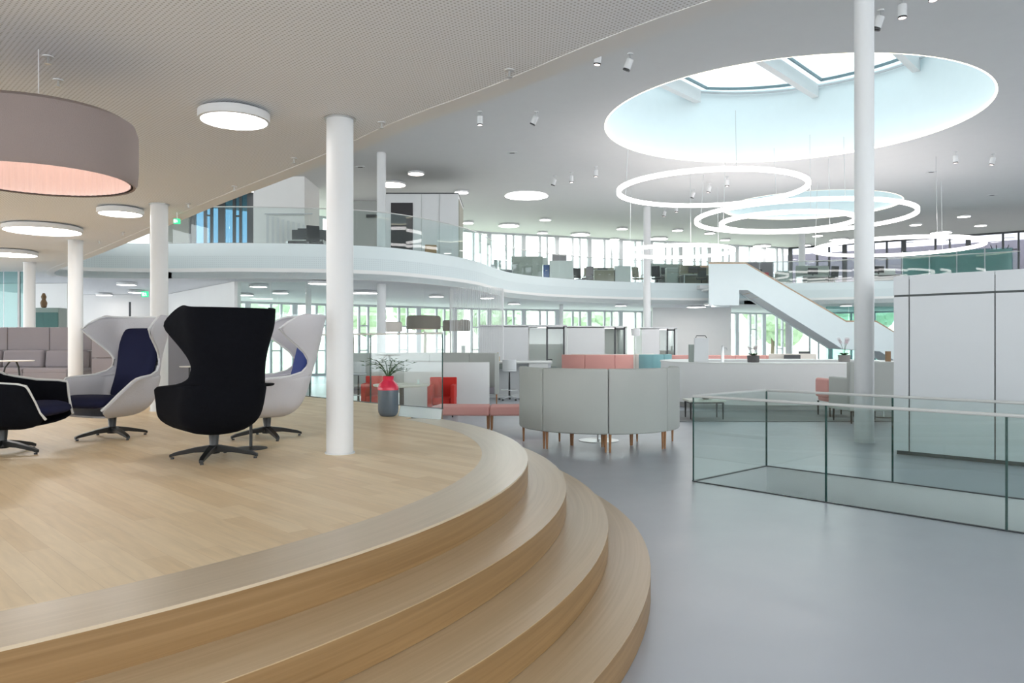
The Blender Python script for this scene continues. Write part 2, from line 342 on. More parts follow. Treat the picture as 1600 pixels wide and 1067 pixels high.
# upper ceiling with the two round skylights
SK = [((7.6, 21.35), 5.0), ((13.5, 34.8), 3.8)]
struct(ngon_holes('ceiling', [(-21, -5), (45, -5), (45, 32), (34.4, 38.6), (18, 50.6), (-1.6, 43.6), (-16.5, 33.4), (-34, 22), (-21, 20)], [circle(c, r) for c, r in SK], ZC, M['ceil']))
M['well'] = mat('skylight_well_paint', (.80, .885, .905), .7); M['skyglass'] = glassmat('tinted_skylight_glass', (.25, .295, .305), .5); M['skybar'] = mat('grey_teal_frame', (.16, .24, .27), .5)
for i, (c, r) in enumerate(SK):
    w = bpy.data.objects.new('window_%d' % (i+1), None); C.objects.link(w); w.location = (c[0], c[1], ZC); struct(w)
    h = 2.45
    MB().lathe([(r, 0), (r, h)], seg=96, cap=False).build('well_wall', M['well'], w)
    MB().torus((0, 0, .03), r-.03, .035, .05).build('light_strip', M['strip'], w)
    MB().torus((0, 0, h-.1), r-.08, .05, .06).build('glazing_ring', M['whitefr'], w)
    a = math.radians(48); ux, uy = math.cos(a), math.sin(a)
    offs = [o_ for o_ in (-5.4, -2.2, .98, 4.16) if abs(o_) < r-.3]
    for off in offs:
        hl = math.sqrt(max(r*r-off*off, .1))
        MB().box((-uy*off, ux*off, h-.25), (2*hl-.1, .22, .42), a).build('roof_beam', M['white'], w)
    for off in (-3.8, -.61, 2.57):
        if abs(off) > r: continue
        fr = MB(); ends = []
        for s_ in (-1.25, 1.25):
            o2 = off+s_
            if abs(o2) > r-.5: o2 = math.copysign(r-.6, o2)
            h2 = math.sqrt(max(r*r-o2*o2, .2))-.45; ends.append((o2, h2))
            fr.box((-uy*o2, ux*o2, h-.04), (2*h2, .06, .08), a)
        for sg in (-1, 1):
            (o1, h1), (o2, h2) = ends; N = 8
            pts = []
            for q in range(N+1):
                oo = o1+(o2-o1)*q/N; hh = math.sqrt(max(r*r-oo*oo, .2))-.45 if q not in (0, N) else ends[0 if q == 0 else 1][1]
                pts.append((ux*sg*hh-uy*oo, uy*sg*hh+ux*oo))
            fr.strip(pts, .06, h-.08, h)
        fr.build('glazing_bar', M['skybar'], w)
    MB().lathe([(0, h), (r+.05, h)], seg=96, cap=False).build('pane', M['skyglass'], w)

# ------------------------------------------------------------------ facades and walls
wn = [3]
def facade(p0, p1, z0, z1, mods, glass, frame, trans=False):
    P0, P1 = Vector(p0), Vector(p1); L = (P1-P0).length; d = (P1-P0)/L; a = math.atan2(d.y, d.x); step = L/mods
    for k in range(mods):
        c = P0+d*step*k
        w = bpy.data.objects.new('window_%d' % wn[0], None); C.objects.link(w); wn[0] += 1; w.location = (c.x, c.y, z0); w.rotation_euler = (0, 0, a); struct(w)
        h = z1-z0; fr = MB()
        for x, t in ((0.12, .26), (step*.54, .11), (step*.76, .10)): fr.box((x, 0, h/2), (t, .16, h))
        fr.box((step/2, 0, .06), (step, .14, .12)); fr.box((step/2, 0, h-.05), (step, .14, .1))
        if trans: fr.box((step*.63, 0, h*.35), (step*.22, .1, .06)); fr.box((step*.63, 0, h*.7), (step*.22, .1, .06))
        fr.build('window_frame', frame, w)
        MB().box((step/2, 0, h/2), (step, .01, h-.1)).build('pane', glass, w)
F0, F1, F2, F3 = (-16, 33), (-1.4, 43), (18, 50), (34, 38)
facade(F0, F1, 0, ZL, 8, M['glasst'], M['whitefr'], True); facade(F1, F2, 0, ZL, 10, M['glasst'], M['whitefr'], True)
facade((-9.5, 37.5), F1, ZU, ZC, 5, M['glasst'], M['whitefr']); facade(F1, F2, ZU, ZC, 10, M['glasst'], M['whitefr'])
facade(F2, F3, 0, ZL, 8, M['glasst'], M['whitefr'])
facade((-14.2, 31), (-9.7, 31.6), ZU, ZC, 4, M['glassb'], M['dkframe'], True)
facade(F2, F3, ZU, ZC, 6, M['glassr'], M['dkframe'], True)
def wallbox(name, c, d, m, rz=0): return struct(MB().box(c, d, rz).build(name, m))
wallbox('wall_back', (9.85, 42.2, ZL/2), (4.3, .3, ZL), M['wall'])
wallbox('wall_right', (27.5, 48.5, 6.1), (22, .3, 3.4), M['lilac'], math.atan2(-12, 16))
def seg(name, p0, p1, z0, z1, t, m):
    P0, P1 = Vector(p0), Vector(p1); c = (P0+P1)/2; d = P1-P0
    return wallbox(name, (c.x, c.y, (z0+z1)/2), (d.length, t, z1-z0), m, math.atan2(d.y, d.x))
wallbox('shade_wall', (-7, -4.3, .75), (26, .3, 1.5), M['wall'])  # low wall behind the camera, added to keep sky light off the risers
seg('wall_left', (-13.6, 30.4), (-8.5, 23.8), 0, ZL-.01, .2, M['greywall'] if False else M['wall'])
seg('wall_back_left', (-24, 30.5), (-13.6, 30.5), 0, ZL-.01, .2, M['wall'])
seg('wall_upper_side', (-13.2, 28), (-11.9, 28.3), ZU, ZC-.01, .2, M['olive'])
seg('wall_far_left', (-19, 25), (-14.2, 24.6), 0, ZL-.01, .15, M['wall'])
seg('wall_upper_left', (-22, 26.6), (-14.4, 27.6), ZU, ZC-.01, .2, M['olive'])
wallbox('wall_upper', (-8.65, 29.6, 6.12), (1.9, 2.2, 3.34), M['wall'])
seg('wall_upper_back', (-7.6, 33.5), (-3.6, 33.5), ZU, ZC-.01, .2, M['greywall'])

# outside ground, trees
M['bounce_ground'] = mat('pale_bounce_ground', (.62, .63, .64), .9)
struct(MB().prism([(-60, -30), (60, -30), (60, -4.5), (-19.5, -4.5), (-19.5, 20), (-32, 22), (-60, 22)], -.3, -.02).build('bounce_ground', M['bounce_ground']))  # unseen pale ground, added to bounce sky light onto the low ceiling
g = MB().prism([(-90, 34), (-16, 34), (-1, 44), (18, 51), (35, 39), (110, 40), (110, 150), (-90, 150)], -.3, -.02).build('lawn', M['grass']); struct(g)
hill = MB(); N = 40
vs = [(-100+i*210/N, 95+j*14, -.2+(j/4)**1.2*9*(.6+.4*math.sin(i*.35)+.15*math.sin(i*1.3))) for j in range(5) for i in range(N+1)]
hill.add(vs, [(j*(N+1)+i, j*(N+1)+i+1, (j+1)*(N+1)+i+1, (j+1)*(N+1)+i) for j in range(4) for i in range(N)])
struct(hill.build('hillside', M['grass'], sharp=80))
def make_tree(loc, h, r, label):
    t = thing('tree', label, 'tree', loc, 0, 'trees outside the windows')
    MB().tube([(0, 0, 0), (.05, 0, h*.3), (0, .05, h*.6)], [.18, .14, .08]).build('trunk', M['bark'], t)
    bm = bmesh.new()
    for k in range(9):
        a = k*2.4; rr = r*(.35+.3*random.random()); z = h*(.45+.5*random.random())
        mtx = __import__('mathutils').Matrix.Translation((math.cos(a)*r*.5, math.sin(a)*r*.5, z))
        ret = bmesh.ops.create_icosphere(bm, subdivisions=3, radius=rr, matrix=mtx)
        for v in ret['verts']: v.co += Vector((random.uniform(-1, 1), random.uniform(-1, 1), random.uniform(-1, 1)))*.09*rr
    me = bpy.data.meshes.new('foliage'); bm.to_mesh(me); bm.free(); me.materials.append(M['tree'])
    o = bpy.data.objects.new('foliage', me); C.objects.link(o); o.parent = t
    return t
for x, y, h, r, l in ((-28, 58, 5, 2.4, 'leafy tree outside the ground floor window left of the white wing chair'), (-20.5, 62, 5, 2.4, 'leafy tree outside, just left of the slim column behind the front column'),
    (-12.5, 60, 5.5, 2.6, 'leafy tree outside, directly right of the front round column'), (-7.5, 66, 6.5, 3.4, 'leafy tree outside the window above the taupe drum lamp'),
    (-1, 70, 5, 2.8, 'leafy tree outside the window above the first white cabin'), (7, 74, 5, 2.6, 'small tree outside the window above the second white cabin'),
    (21, 62, 5, 2.2, 'green tree outside the window just left of the stair'), (29, 64, 5, 2.4, 'green tree outside the window under the stair flight'), (38, 64, 5.5, 2.6, 'green tree outside the window near the foot of the stair')):
    make_tree((x, y, -.05), h, r, l)

# ------------------------------------------------------------------ wooden platform with curved steps
plat = thing('stepped_platform', 'raised oak platform with a curved border and curved steps wrapping round it', 'platform')
def arcpts(c, R, a0, a1, n): return [(c[0]+R*math.cos(math.radians(a0+(a1-a0)*i/n)), c[1]+R*math.sin(math.radians(a0+(a1-a0)*i/n))) for i in range(n+1)]
GL = [(-.98, 10.85), (-2.2, 11.95), (-3.5, 13.3), (-7.7, 17.4), (-9.6, 19.3)]
arc = arcpts(TOPC, 5.40, 38, -172, 90)
inner = arcpts(TOPC, 5.02, 38, -172, 90)
back = [(-15, 6), (-15, 19.3)]+GL[::-1]
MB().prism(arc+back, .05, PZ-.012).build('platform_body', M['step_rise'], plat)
MB().prism(inner+back, PZ-.02, PZ).build('deck', M['planks'], plat)
tr = MB()
n = len(arc)
tr.add([(p[0], p[1], PZ+.001) for p in arc]+[(p[0], p[1], PZ+.001) for p in inner]+[(p[0], p[1], PZ-.012) for p in arc],
       [(i, i+1, n+i+1, n+i) for i in range(n-1)]+[(i, 2*n+i, 2*n+i+1, i+1) for i in range(n-1)])
tr.build('edge_border', M['trimwood'], plat)
lp = [G(622, 650, PZ), G(655, 653.5, PZ), G(689, 656, PZ), (-.98, 10.83), G(626, 633.5, PZ)]
MB().prism([(p[0], p[1]) for p in lp], PZ-.01, PZ+.003).build('grey_inlay', M['landing'], plat)  # flat smooth grey inlay between the border and the glass
for k, (c, R) in enumerate([((-5.40, 6.28), 5.83), ((-5.03, 6.10), 5.75), ((-4.90, 5.95), 5.88)]):
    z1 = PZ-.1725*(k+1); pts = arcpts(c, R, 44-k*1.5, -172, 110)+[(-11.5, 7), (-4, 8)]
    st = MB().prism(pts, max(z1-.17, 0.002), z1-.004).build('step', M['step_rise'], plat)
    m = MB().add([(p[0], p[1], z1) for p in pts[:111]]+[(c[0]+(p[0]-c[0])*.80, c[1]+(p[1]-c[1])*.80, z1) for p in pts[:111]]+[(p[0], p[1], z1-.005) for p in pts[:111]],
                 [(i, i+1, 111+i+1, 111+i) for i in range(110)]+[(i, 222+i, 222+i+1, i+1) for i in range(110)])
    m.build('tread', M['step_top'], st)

# ------------------------------------------------------------------ columns
def column(x, y, z0, z1, r, label):
    t = thing('round_column', label, 'column', (x, y, z0), 0, 'white round columns')
    MB().lathe([(r, 0), (r, z1-z0)], seg=48).build('shaft', M['white'], t)
    MB().lathe([(r+.012, 0), (r+.012, .012)], seg=48).build('floor_collar', M['panel'], t)
    MB().lathe([(r+.02, z1-z0-.012), (r+.02, z1-z0-.002)], seg=48).build('ceiling_collar', M['steel'], t)
    return t
x, y = G(526.5, 711, PZ); column(x, y+.11, PZ, ZL, .113, 'thick white column on the oak platform, nearest the camera')
x, y = G(243, 643, PZ); column(x, y+.11, PZ, ZL, .113, 'white column on the platform behind the white wing chair')
column(XA(118, 14.3), 14.3, PZ, ZL, .125, 'white column behind the mauve grey sofa, right one of two')
column(XA(46, 18.2), 18.2, PZ, ZL, .125, 'white column behind the mauve grey sofa, left one of two')
column(XA(1352.5, 12.5), 12.55, 0, ZC, .15, 'tall white column beside the floor opening, rising to the upper ceiling')
column(XA(596, 25), 25, 0, ZC, .145, 'tall white column passing through the gallery left of the gallery cabin')
column(XA(1011, 34.9), 34.9, 0, ZC, .165, 'tall slim column in front of the gallery desks, under the ring lamps')
column(XA(482, 26.8), 26.8, 0, ZL, .1, 'slim white column under the gallery left of the front column')
column(XA(880, 37), 38.5, 0, ZL, .1, 'slim white column under the gallery above the first white cabin')
column(XA(1253, 42), 42, ZU, ZC, .17, 'white column on the gallery behind the desks right of the stair')
column(XA(1232, 41), 41, 0, ZL, .16, 'white column on the ground floor seen under the stair flight')

# ------------------------------------------------------------------ glass balustrades
def balustrade(name, label, path, z0, h, rail_r, pmat, joints, edge=True, railmat='steel', posts=0):
    t = thing(name, label, 'balustrade', (path[0][0], path[0][1], z0)); ox, oy = path[0]
    for i in range(len(path)-1):
        a, b_ = Vector(path[i])-Vector((ox, oy)), Vector(path[i+1])-Vector((ox, oy)); d = (b_-a); L = d.length; u = d/L; g_ = .005
        n_ = max(1, round(L/joints)) if joints else 1
        for k in range(n_):
            p, q = a+d*k/n_+u*g_, a+d*(k+1)/n_-u*g_; c = (p+q)/2
            pn = MB().box((c.x, c.y, h/2), ((q-p).length, .016, h), math.atan2(d.y, d.x)).build('glass_panel', pmat, t)
            if edge:
                for s_ in (p, q): MB().box((s_.x, s_.y, h/2), (.006, .018, h), math.atan2(d.y, d.x)).build('panel_edge', M['glassedge'], pn)
    MB().tube([(p[0]-ox, p[1]-oy, h) for p in path], rail_r).build('handrail', M['railpale'], t)
    e = MB()
    for i in range(len(path)-1):
        a, b_ = Vector(path[i])-Vector((ox, oy)), Vector(path[i+1])-Vector((ox, oy)); c = (a+b_)/2; d = b_-a
        e.box((c.x, c.y, .004), (d.length, .03, .012), math.atan2(d.y, d.x))
    e.build('base_shoe', M['dkframe'], t)
    return t
J = 1.62
balustrade('glass_balustrade', 'frameless glass balustrade with steel rail around the rectangular floor opening', [tuple(B0+dB*LEN), tuple(B0), tuple(A0), tuple(A0+dB*LEN)], 0, 1.0, .016, M['glass'], J)
balustrade('glass_balustrade', 'glass balustrade along the back edge of the oak platform behind the vase', GL[::-1][:-1]+[GL[0]], PZ, 1.07, .014, M['glass'], 1.7)
# gallery balustrade: far side of the void
far = [p for p in void if (p[1] > 20 and p[0] < 24 and not (p[0] < -10 and p[1] < 22.2)) and not (9.0 < p[0] < 10.6 and p[1] > 30)]
far.sort(key=lambda p: void.index(p))
cut = [i for i in range(1, len(far)) if (Vector(far[i])-Vector(far[i-1])).length > 2.2]
far = [tuple(p) for p in far]
segs = []; cur = [far[0]]
for i in range(1, len(far)):
    if (Vector(far[i])-Vector(far[i-1])).length > 2.4: segs.append(cur); cur = []
    cur.append(far[i])
segs.append(cur)
lab = ['glass balustrade along the right part of the gallery above the stair', 'curved glass balustrade along the left part of the gallery edge', 'short glass balustrade of the gallery at its left tip']
for i, s_ in enumerate([s for s in segs if len(s) > 1]):
    q = offset(s_, -.06)[1:-1] if len(s_) > 3 else s_
    o = balustrade('gallery_balustrade', lab[min(i, 2)], q, ZP, 1.08, .018, M['glass'], 0, edge=False)

# ------------------------------------------------------------------ white cabinet block on the right
bx = thing('storage_block', 'large white panelled block with a dark shadow gap behind the glass balustrade', 'cabinet', (5.59, 11.24, 0), math.atan2(-.72, .69))
MB().box((2.2, .9, 1.31), (4.4, 1.8, 2.50)).build('body', M['panel'], bx)
MB().box((2.2, .9, .03), (4.34, 1.74, .06)).build('plinth', M['groove'], bx)
MB().box((2.2, .9, 2.58), (4.42, 1.82, .03)).build('top_panel', M['panel'], bx)
for nm, x0, x1 in (('end_panel', 0, .21), ('front_panel', .22, 1.29), ('front_panel', 1.30, 2.37), ('front_panel', 2.38, 3.45), ('front_panel', 3.46, 4.4)):
    MB().box(((x0+x1)/2, -.012, 1.175), (x1-x0-.008, .02, 2.23)).build(nm, M['panel'], bx, bevel=.002)
    MB().box(((x0+x1)/2, -.012, 2.455), (x1-x0-.003, .02, .27)).build('upper_panel', M['panel'], bx, bevel=.002)
MB().box((2.2, .0, 1.3), (4.39, .006, 2.48)).build('shadow_gap', M['groove'], bx)

# ------------------------------------------------------------------ wing chairs
HI = [(1.205, .320, -.545, .15, -.30, 0), (1.19, .328, -.54, .15, -.24, .02), (1.13, .33, -.53, .15, -.13, .05), (1.07, .325, -.52, .15, -.05, .07), (1.0, .31, -.505, .14, -.12, .05), (.92, .295, -.49, .14, -.22, .03), (.84, .282, -.47, .13, -.31, .01),
      (.77, .272, -.45, .13, -.345, .0), (.70, .276, -.43, .13, -.33, 0), (.65, .288, -.415, .13, -.285, .01), (.615, .302, -.405, .14, -.16, .03), (.60, .305, -.40, .14, .05, .075), (.59, .308, -.395, .14, .13, .095), (.565, .31, -.39, .14, .17, .08), (.45, .308, -.36, .15, .29, .03),
      (.36, .30, -.32, .15, .385, .01), (.305, .275, -.28, .15, .43, 0), (.25, .21, -.22, .12, .33, 0), (.222, .12, -.13, .08, .12, 0)]
LO = [(.86, .26, -.48, .13, -.38, 0), (.84, .29, -.475, .13, -.35, 0), (.72, .30, -.44, .13, -.26, .01), (.65, .31, -.42, .13, -.14, .03), (.61, .305, -.40, .14, .10, .05), (.60, .305, -.40, .14, .27, .08), (.585, .308, -.395, .14, .335, .09), (.56, .31, -.39, .14, .345, .08), (.45, .308, -.36, .15, .375, .03), (.36, .30, -.32, .15, .40, .01)]+HI[16:]
def shell(tab, nm, m, par, edge_m=None):
    rows = []; NP = 44
    for z, w, yb, r, yf, fl in tab:
        ys = yb+r; half = []
        if yf >= ys:
            for i in range(12):
                u = i/12; half.append(Vector((w+fl*(1-u)**1.3, yf+(ys-yf)*u)))
            th = 0
        else: th = math.asin(min(1, (ys-yf)/r))
        for i in range(21):
            a = th+(pi/2-th)*i/20; c_, s_ = math.cos(a), math.sin(a); half.append(Vector((w*c_**.62, ys-r*s_**.8)))
        L = [0]
        for i in range(1, len(half)): L.append(L[-1]+(half[i]-half[i-1]).length)
        res = []
        for k in range(NP//2+1):
            q = L[-1]*k/(NP//2); i = max(j for j in range(len(L)) if L[j] <= q+1e-9); i = min(i, len(L)-2)
            res.append(half[i].lerp(half[i+1], min(1, (q-L[i])/max(L[i+1]-L[i], 1e-6))))
        rows.append([(p.x, p.y, z) for p in res]+[(-p.x, p.y, z) for p in res[-2::-1]])
    n = len(rows[0]); b = MB(); fs = []
    for j in range(len(rows)-1):
        for i in range(n-1): fs.append((j*n+i, j*n+i+1, (j+1)*n+i+1, (j+1)*n+i))
    l = (len(rows)-1)*n
    for i in range(n//2):
        if i+1 <= n-2-i: fs.append((l+i, l+i+1, l+n-2-i, l+n-1-i))
    b.add([p for r_ in rows for p in r_], fs)
    o = b.build(nm, m, par, sharp=60)
    s_ = o.modifiers.new('sub', 'SUBSURF'); s_.levels = 1; s_.render_levels = 1
    s_ = o.modifiers.new('sol', 'SOLIDIFY'); s_.thickness = .02; s_.offset = 1
    if edge_m:
        pa = [r_[0] for r_ in rows[-3:0:-1]]+rows[0][::4]+[rows[0][-1]]+[r_[-1] for r_ in rows[1:-2]]
        MB().tube(pa, .011, 8).build('pale_edge', edge_m, par)  # pale tube along the rim; on the black chair it paints a highlight
    return o
def loft(prof, th, nm, m, par):
    # prof: (y, z, halfwidth); pad thickness th, rounded section
    b = MB(); k = 16; n = len(prof)
    for i, (y, z, w) in enumerate(prof):
        a = prof[max(i-1, 0)]; c = prof[min(i+1, n-1)]; t = Vector((c[0]-a[0], c[1]-a[1])).normalized(); nn = Vector((-t.y, t.x))
        e = .55 if i in (0, n-1) else 1
        for j in range(k):
            q = 2*pi*j/k; cx = math.copysign(abs(math.cos(q))**.45, math.cos(q))*w*(1-.06*(e < 1)); cz = math.copysign(abs(math.sin(q))**.7, math.sin(q))*th/2*e
            b.v.append((cx, y+nn.x*cz, z+nn.y*cz))
    b.f = [(i*k+j, i*k+(j+1) % k, (i+1)*k+(j+1) % k, (i+1)*k+j) for i in range(n-1) for j in range(k)]+[tuple(range(k)), tuple((n-1)*k+j for j in range(k))[::-1]]
    return b.build(nm, m, par, sharp=70, subd=1)
def wing_chair(label, x, y, rz, sm, cm, tab=HI, high=True, group='swivel wing chairs on the platform', rz_base=0, edge_m=None):
    t = thing('swivel_lounge_chair', label, 'chair', (x, y, PZ), rz, group)
    shell(tab, 'shell', sm, t, edge_m)
    loft([(.425, .33, .25), (.42, .36, .275), (.34, .392, .285), (.15, .385, .28), (-.05, .365, .265), (-.16, .37, .25)], .11, 'seat_cushion', cm, t)
    if high: loft([(-.20, .37, .22), (-.27, .45, .235), (-.325, .60, .225), (-.36, .75, .23), (-.40, .92, .255), (-.435, 1.06, .215), (-.44, 1.09, .20)], .075, 'back_cushion', cm, t)
    else: loft([(-.19, .40, .22), (-.25, .50, .235), (-.29, .65, .235), (-.315, .76, .20)], .07, 'back_cushion', cm, t)
    MB().lathe([(.075, .235), (.07, .215), (.04, .20), (.032, .10), (.05, .06), (.045, .045)], (0, -.02, 0)).build('pedestal', M['black'], t)
    for k in range(4):
        a = math.radians(45+90*k)+rz_base
        b = MB(); u = Vector((math.cos(a), math.sin(a), 0)); v = Vector((-u.y, u.x, 0)); P = []
        for d_, z, w_, h_ in ((.02, .085, .032, .055), (.15, .072, .026, .040), (.30, .042, .021, .030), (.345, .026, .018, .024)):
            c = u*d_+Vector((0, -.02, z)); P += [c+v*w_+Vector((0, 0, h_/2)), c-v*w_+Vector((0, 0, h_/2)), c-v*w_*.8-Vector((0, 0, h_/2)), c+v*w_*.8-Vector((0, 0, h_/2))]
        fs = [(i*4+j, i*4+(j+1) % 4, i*4+4+(j+1) % 4, i*4+4+j) for i in range(3) for j in range(4)]+[(0, 1, 2, 3), (15, 14, 13, 12)]
        lg = b.add(P, fs).build('leg', M['black'], t, bevel=.004)
        c = u*.325; MB().lathe([(.014, 0), (.014, .014)], (c.x, c.y-.02, 0), 12).build('glide', M['black'], lg)
    return t
def facing(fx, fy): return math.atan2(-fx, fy)
xa, ya = G(333, 716, PZ); wing_chair('black felt wing chair seen from behind, left of the front column', xa, ya, facing(-.65, .76), M['shell_black'], M['navy'], rz_base=math.radians(10))
xa, ya = G(173, 684, PZ); wing_chair('pale grey wing chair with full navy cushion in view, left of the black wing chair', xa, ya, facing(-.24, -.97), M['shell_white'], M['navy'], rz_base=math.radians(20), edge_m=M['plastic'])
xa, ya = G(414, 684, PZ); wing_chair('pale grey wing chair with royal blue cushion, partly behind the front column', xa, ya, facing(-.87, -.49), M['shell_white'], M['blue'], rz_base=math.radians(50), edge_m=M['plastic'])
xa, ya = G(8, 708, PZ); wing_chair('black lower-backed swivel chair with navy seat at the left edge of the photo', xa, ya, facing(.99, .16), M['shell_black'], M['navy'], LO, False, rz_base=math.radians(25), edge_m=M['railpale'])

def side_table(label, x, y, z0, h, r, topm, loc_leg=True):
    t = thing('side_table', label, 'table', (x, y, z0))
    MB().lathe([(r-.01, h-.018), (r, h-.01), (r, h)], seg=40).build('table_top', topm, t)
    MB().tube([(0, 0, .02), (0, 0, h-.02)], .014, 12).build('stem', M['black'], t)
    MB().lathe([(r*.7, 0), (r*.7, .008), (.02, .02)], seg=40).build('base', M['black'], t)
    return t
side_table('small dark round side table behind the black wing chair', XA(392, 6.8), 6.8, PZ, .575, .2, M['shell_black'])
side_table('small round side table far back beside the glass, between the two wing chairs', XA(296, 13), 13, PZ, .54, .16, M['desk'])
t = thing('side_table', 'small round side table with bent black leg in front of the mauve sofa', 'table', (XA(22, 12), 12, PZ))
MB().lathe([(.27, .645), (.28, .66)], seg=40).build('table_top', M['desk'], t)
for a in (-.5, 1.6, 3.7): MB().tube([(.05*math.cos(a), .05*math.sin(a), .65), (.12*math.cos(a), .12*math.sin(a), .55), (.22*math.cos(a), .22*math.sin(a), 0)], .012).build('leg', M['black'], t)

# ------------------------------------------------------------------ mauve sofa
def high_sofa(label, x0, x1, y, z0, nseg, m, depth=.85, bh=1.24, ends=''):
    t = thing('high_back_sofa', label, 'sofa', (x0, y, z0)); w = (x1-x0)/nseg
    for k in range(nseg):
        MB().box((w*(k+.5), .06, .10+(bh-.10+.42*0+.78)/2), (w-.012, .12, bh-.88+.0)).build('upper_back', m, t, bevel=.015) if False else None
        MB().box((w*(k+.5), .06, (bh+.78)/2), (w-.01, .12, bh-.78)).build('upper_back', m, t, bevel=.015)
        MB().box((w*(k+.5), .06, .44), (w-.01, .12, .67)).build('lower_back', m, t, bevel=.015)
        MB().box((w*(k+.5), -depth/2, .24), (w-.008, depth, .28)).build('seat_base', m, t, bevel=.02)
        MB().box((w*(k+.5), -depth/2, .41), (w-.01, depth, .09)).build('seat_cushion', m, t, bevel=.03)
        MB().box((w*(k+.5), -.10, .61), (w-.03, .18, .36), 0, ('X', -.12)).build('back_cushion', m, t, bevel=.06)
    for px in (.1, x1-x0-.1):
        for py in (-.1, -depth+.1): MB().lathe([(.02, 0), (.025, .11)], (px, py, 0), 12).build('leg', M['steel'], t)
    return t
high_sofa('long mauve grey high-backed sofa against the columns at the left', XA(-120, 15.2), XA(143, 15.2), 15.2, PZ, 4, M['sofa'])
t = thing('sofa_end_section', 'tall mauve grey sofa end panel behind the pale wing chair', 'sofa', (XA(143, 12.5), 12.5, PZ))
MB().box((.42, .07, .97), (.84, .14, .56)).build('upper_panel', M['sofa'], t, bevel=.015)
MB().box((.42, .07, .385), (.84, .14, .60)).build('lower_panel', M['sofa'], t, bevel=.015)
MB().box((.42, 1.35, .655), (.84, 2.4, 1.14)).build('side_section', M['sofa'], t, bevel=.02)
for q in (.06, .78): MB().lathe([(.02, 0), (.025, .09)], (q, .07, 0), 12).build('leg', M['steel'], t)

# ------------------------------------------------------------------ vase with branches
x, y = G(606.5, 650, PZ)
t = thing('floor_vase', 'slate grey floor vase with glossy red neck on the platform beside the glass', 'vase', (x, y, PZ))
MB().lathe([(.085, 0), (.105, .012), (.125, .05), (.13, .09), (.13, .335)], seg=48).build('lower_body', M['vase'], t)
MB().lathe([(.13, .335), (.132, .37), (.115, .41), (.078, .445), (.068, .46), (.07, .50), (.077, .51), (.065, .512), (.058, .46), (.05, .40)], seg=48, cap=False).build('upper_body', M['vred'], t)
p = thing('leafy_branches', 'thin green branches arching out of the red-necked vase', 'plant', (x, y, PZ+.42))
for k in range(11):
    a = k*2.4+.4; ln = .22+.12*random.random(); up = .10+.16*random.random()
    pts = [(0, 0, 0)]+[(math.cos(a)*ln*u**1.3, math.sin(a)*ln*u**1.3, .05+up*math.sin(u*2.1)) for u in (.15, .35, .55, .75, 1)]
    st = MB().tube(pts, [.006, .006, .005, .004, .003, .002], 6).build('stem', M['leaf'], p)
    lf = MB()
    for q in pts[2:]:
        for s_ in (-1, 1):
            d = Vector((math.cos(a+s_*.9), math.sin(a+s_*.9), .25))*.075; q = Vector(q); w_ = Vector((-d.y, d.x, 0))*.13
            lf.add([q, q+d*.5+w_, q+d, q+d*.5-w_, q+d*.5+Vector((0, 0, .006))], [(0, 1, 4), (1, 2, 4), (2, 3, 4), (3, 0, 4)])
    lf.build('leaves', M['leaf'], st)

# ------------------------------------------------------------------ curved sofas
def curved_sofa(label, c, R, a0, a1, nseg, outm, seatm, bh=1.24, legm=None, seath=.46, gapz=.265, name='curved_sofa', back=True, depth=.75, group=None, seamless=False):
    t = thing(name, label, 'sofa' if back else 'bench', (c[0], c[1], 0), 0, group); legm = legm or M['wleg']
    a0, a1 = math.radians(a0), math.radians(a1); da = (a1-a0)/nseg
    for k in range(nseg):
        b0, b1 = a0+da*k+.004/R, a0+da*(k+1)-.004/R
        if back: MB().arcblock((0, 0), R-.14, R, b0, b1, gapz, bh, 14).build('back_panel', outm, t, bevel=.025)
        MB().arcblock((0, 0), R-depth, R-(.13 if back else 0), b0, b1, gapz+.02, seath, 14).build('seat', seatm, t, bevel=.03)
    for k in range(nseg+1):
        a = a0+da*k
        for rr in (R-.07, R-depth+.09):
            for s_ in ((-1, 1) if 0 < k < nseg else ((1,) if k == 0 else (-1,))):
                aa = a+s_*.034/R
                MB().lathe([(.014, 0), (.023, gapz+.02)], (rr*math.cos(aa), rr*math.sin(aa), 0), 12).build('leg', legm, t)
    return t
curved_sofa('round high-backed light grey sofa on oak legs in the centre, seen from behind', (1.42, 12.60), 1.30, -185, 5, 4, M['sofag'], M['sofag'], gapz=.27)
t = thing('bistro_table', 'round table with polished disc foot inside the round grey sofa', 'table', (1.44, 12.75, 0))
MB().lathe([(.33, 0), (.33, .012), (.03, .03)], seg=48).build('foot_disc', M['steel'], t); MB().tube([(0, 0, .02), (0, 0, .7)], .03, 16).build('stem', M['steel'], t)
MB().lathe([(.39, .70), (.4, .715), (.4, .73)], seg=48).build('table_top', M['desk'], t)
curved_sofa('long curved pink bench on oak legs left of the round grey sofa', (-.35, 20.9), 6.9, -99.5, -81.5, 2, M['pink'], M['pink'], back=False, name='curved_bench', depth=.62, gapz=.27, seath=.46)
curved_sofa('salmon and pink high-backed sofa directly behind the round grey sofa', (2.9, 26.6), 1.35, -155, -25, 3, M['salmon'], M['pink'], bh=1.22)
curved_sofa('cream high-backed sofa behind the salmon pink sofa', (3.6, 28.6), 1.7, -150, -20, 3, M['cream'], M['cream'], bh=1.22)
curved_sofa('teal high-backed curved sofa right of the cream sofa', (4.75, 26.5), .75, -130, 10, 2, M['teal'], M['teal'], bh=1.23)
curved_sofa('long pale pink curved sofa behind the reception counter', (8.0, 35.0), 8.0, -107, -75, 4, M['pink'], M['pink'], bh=1.18)
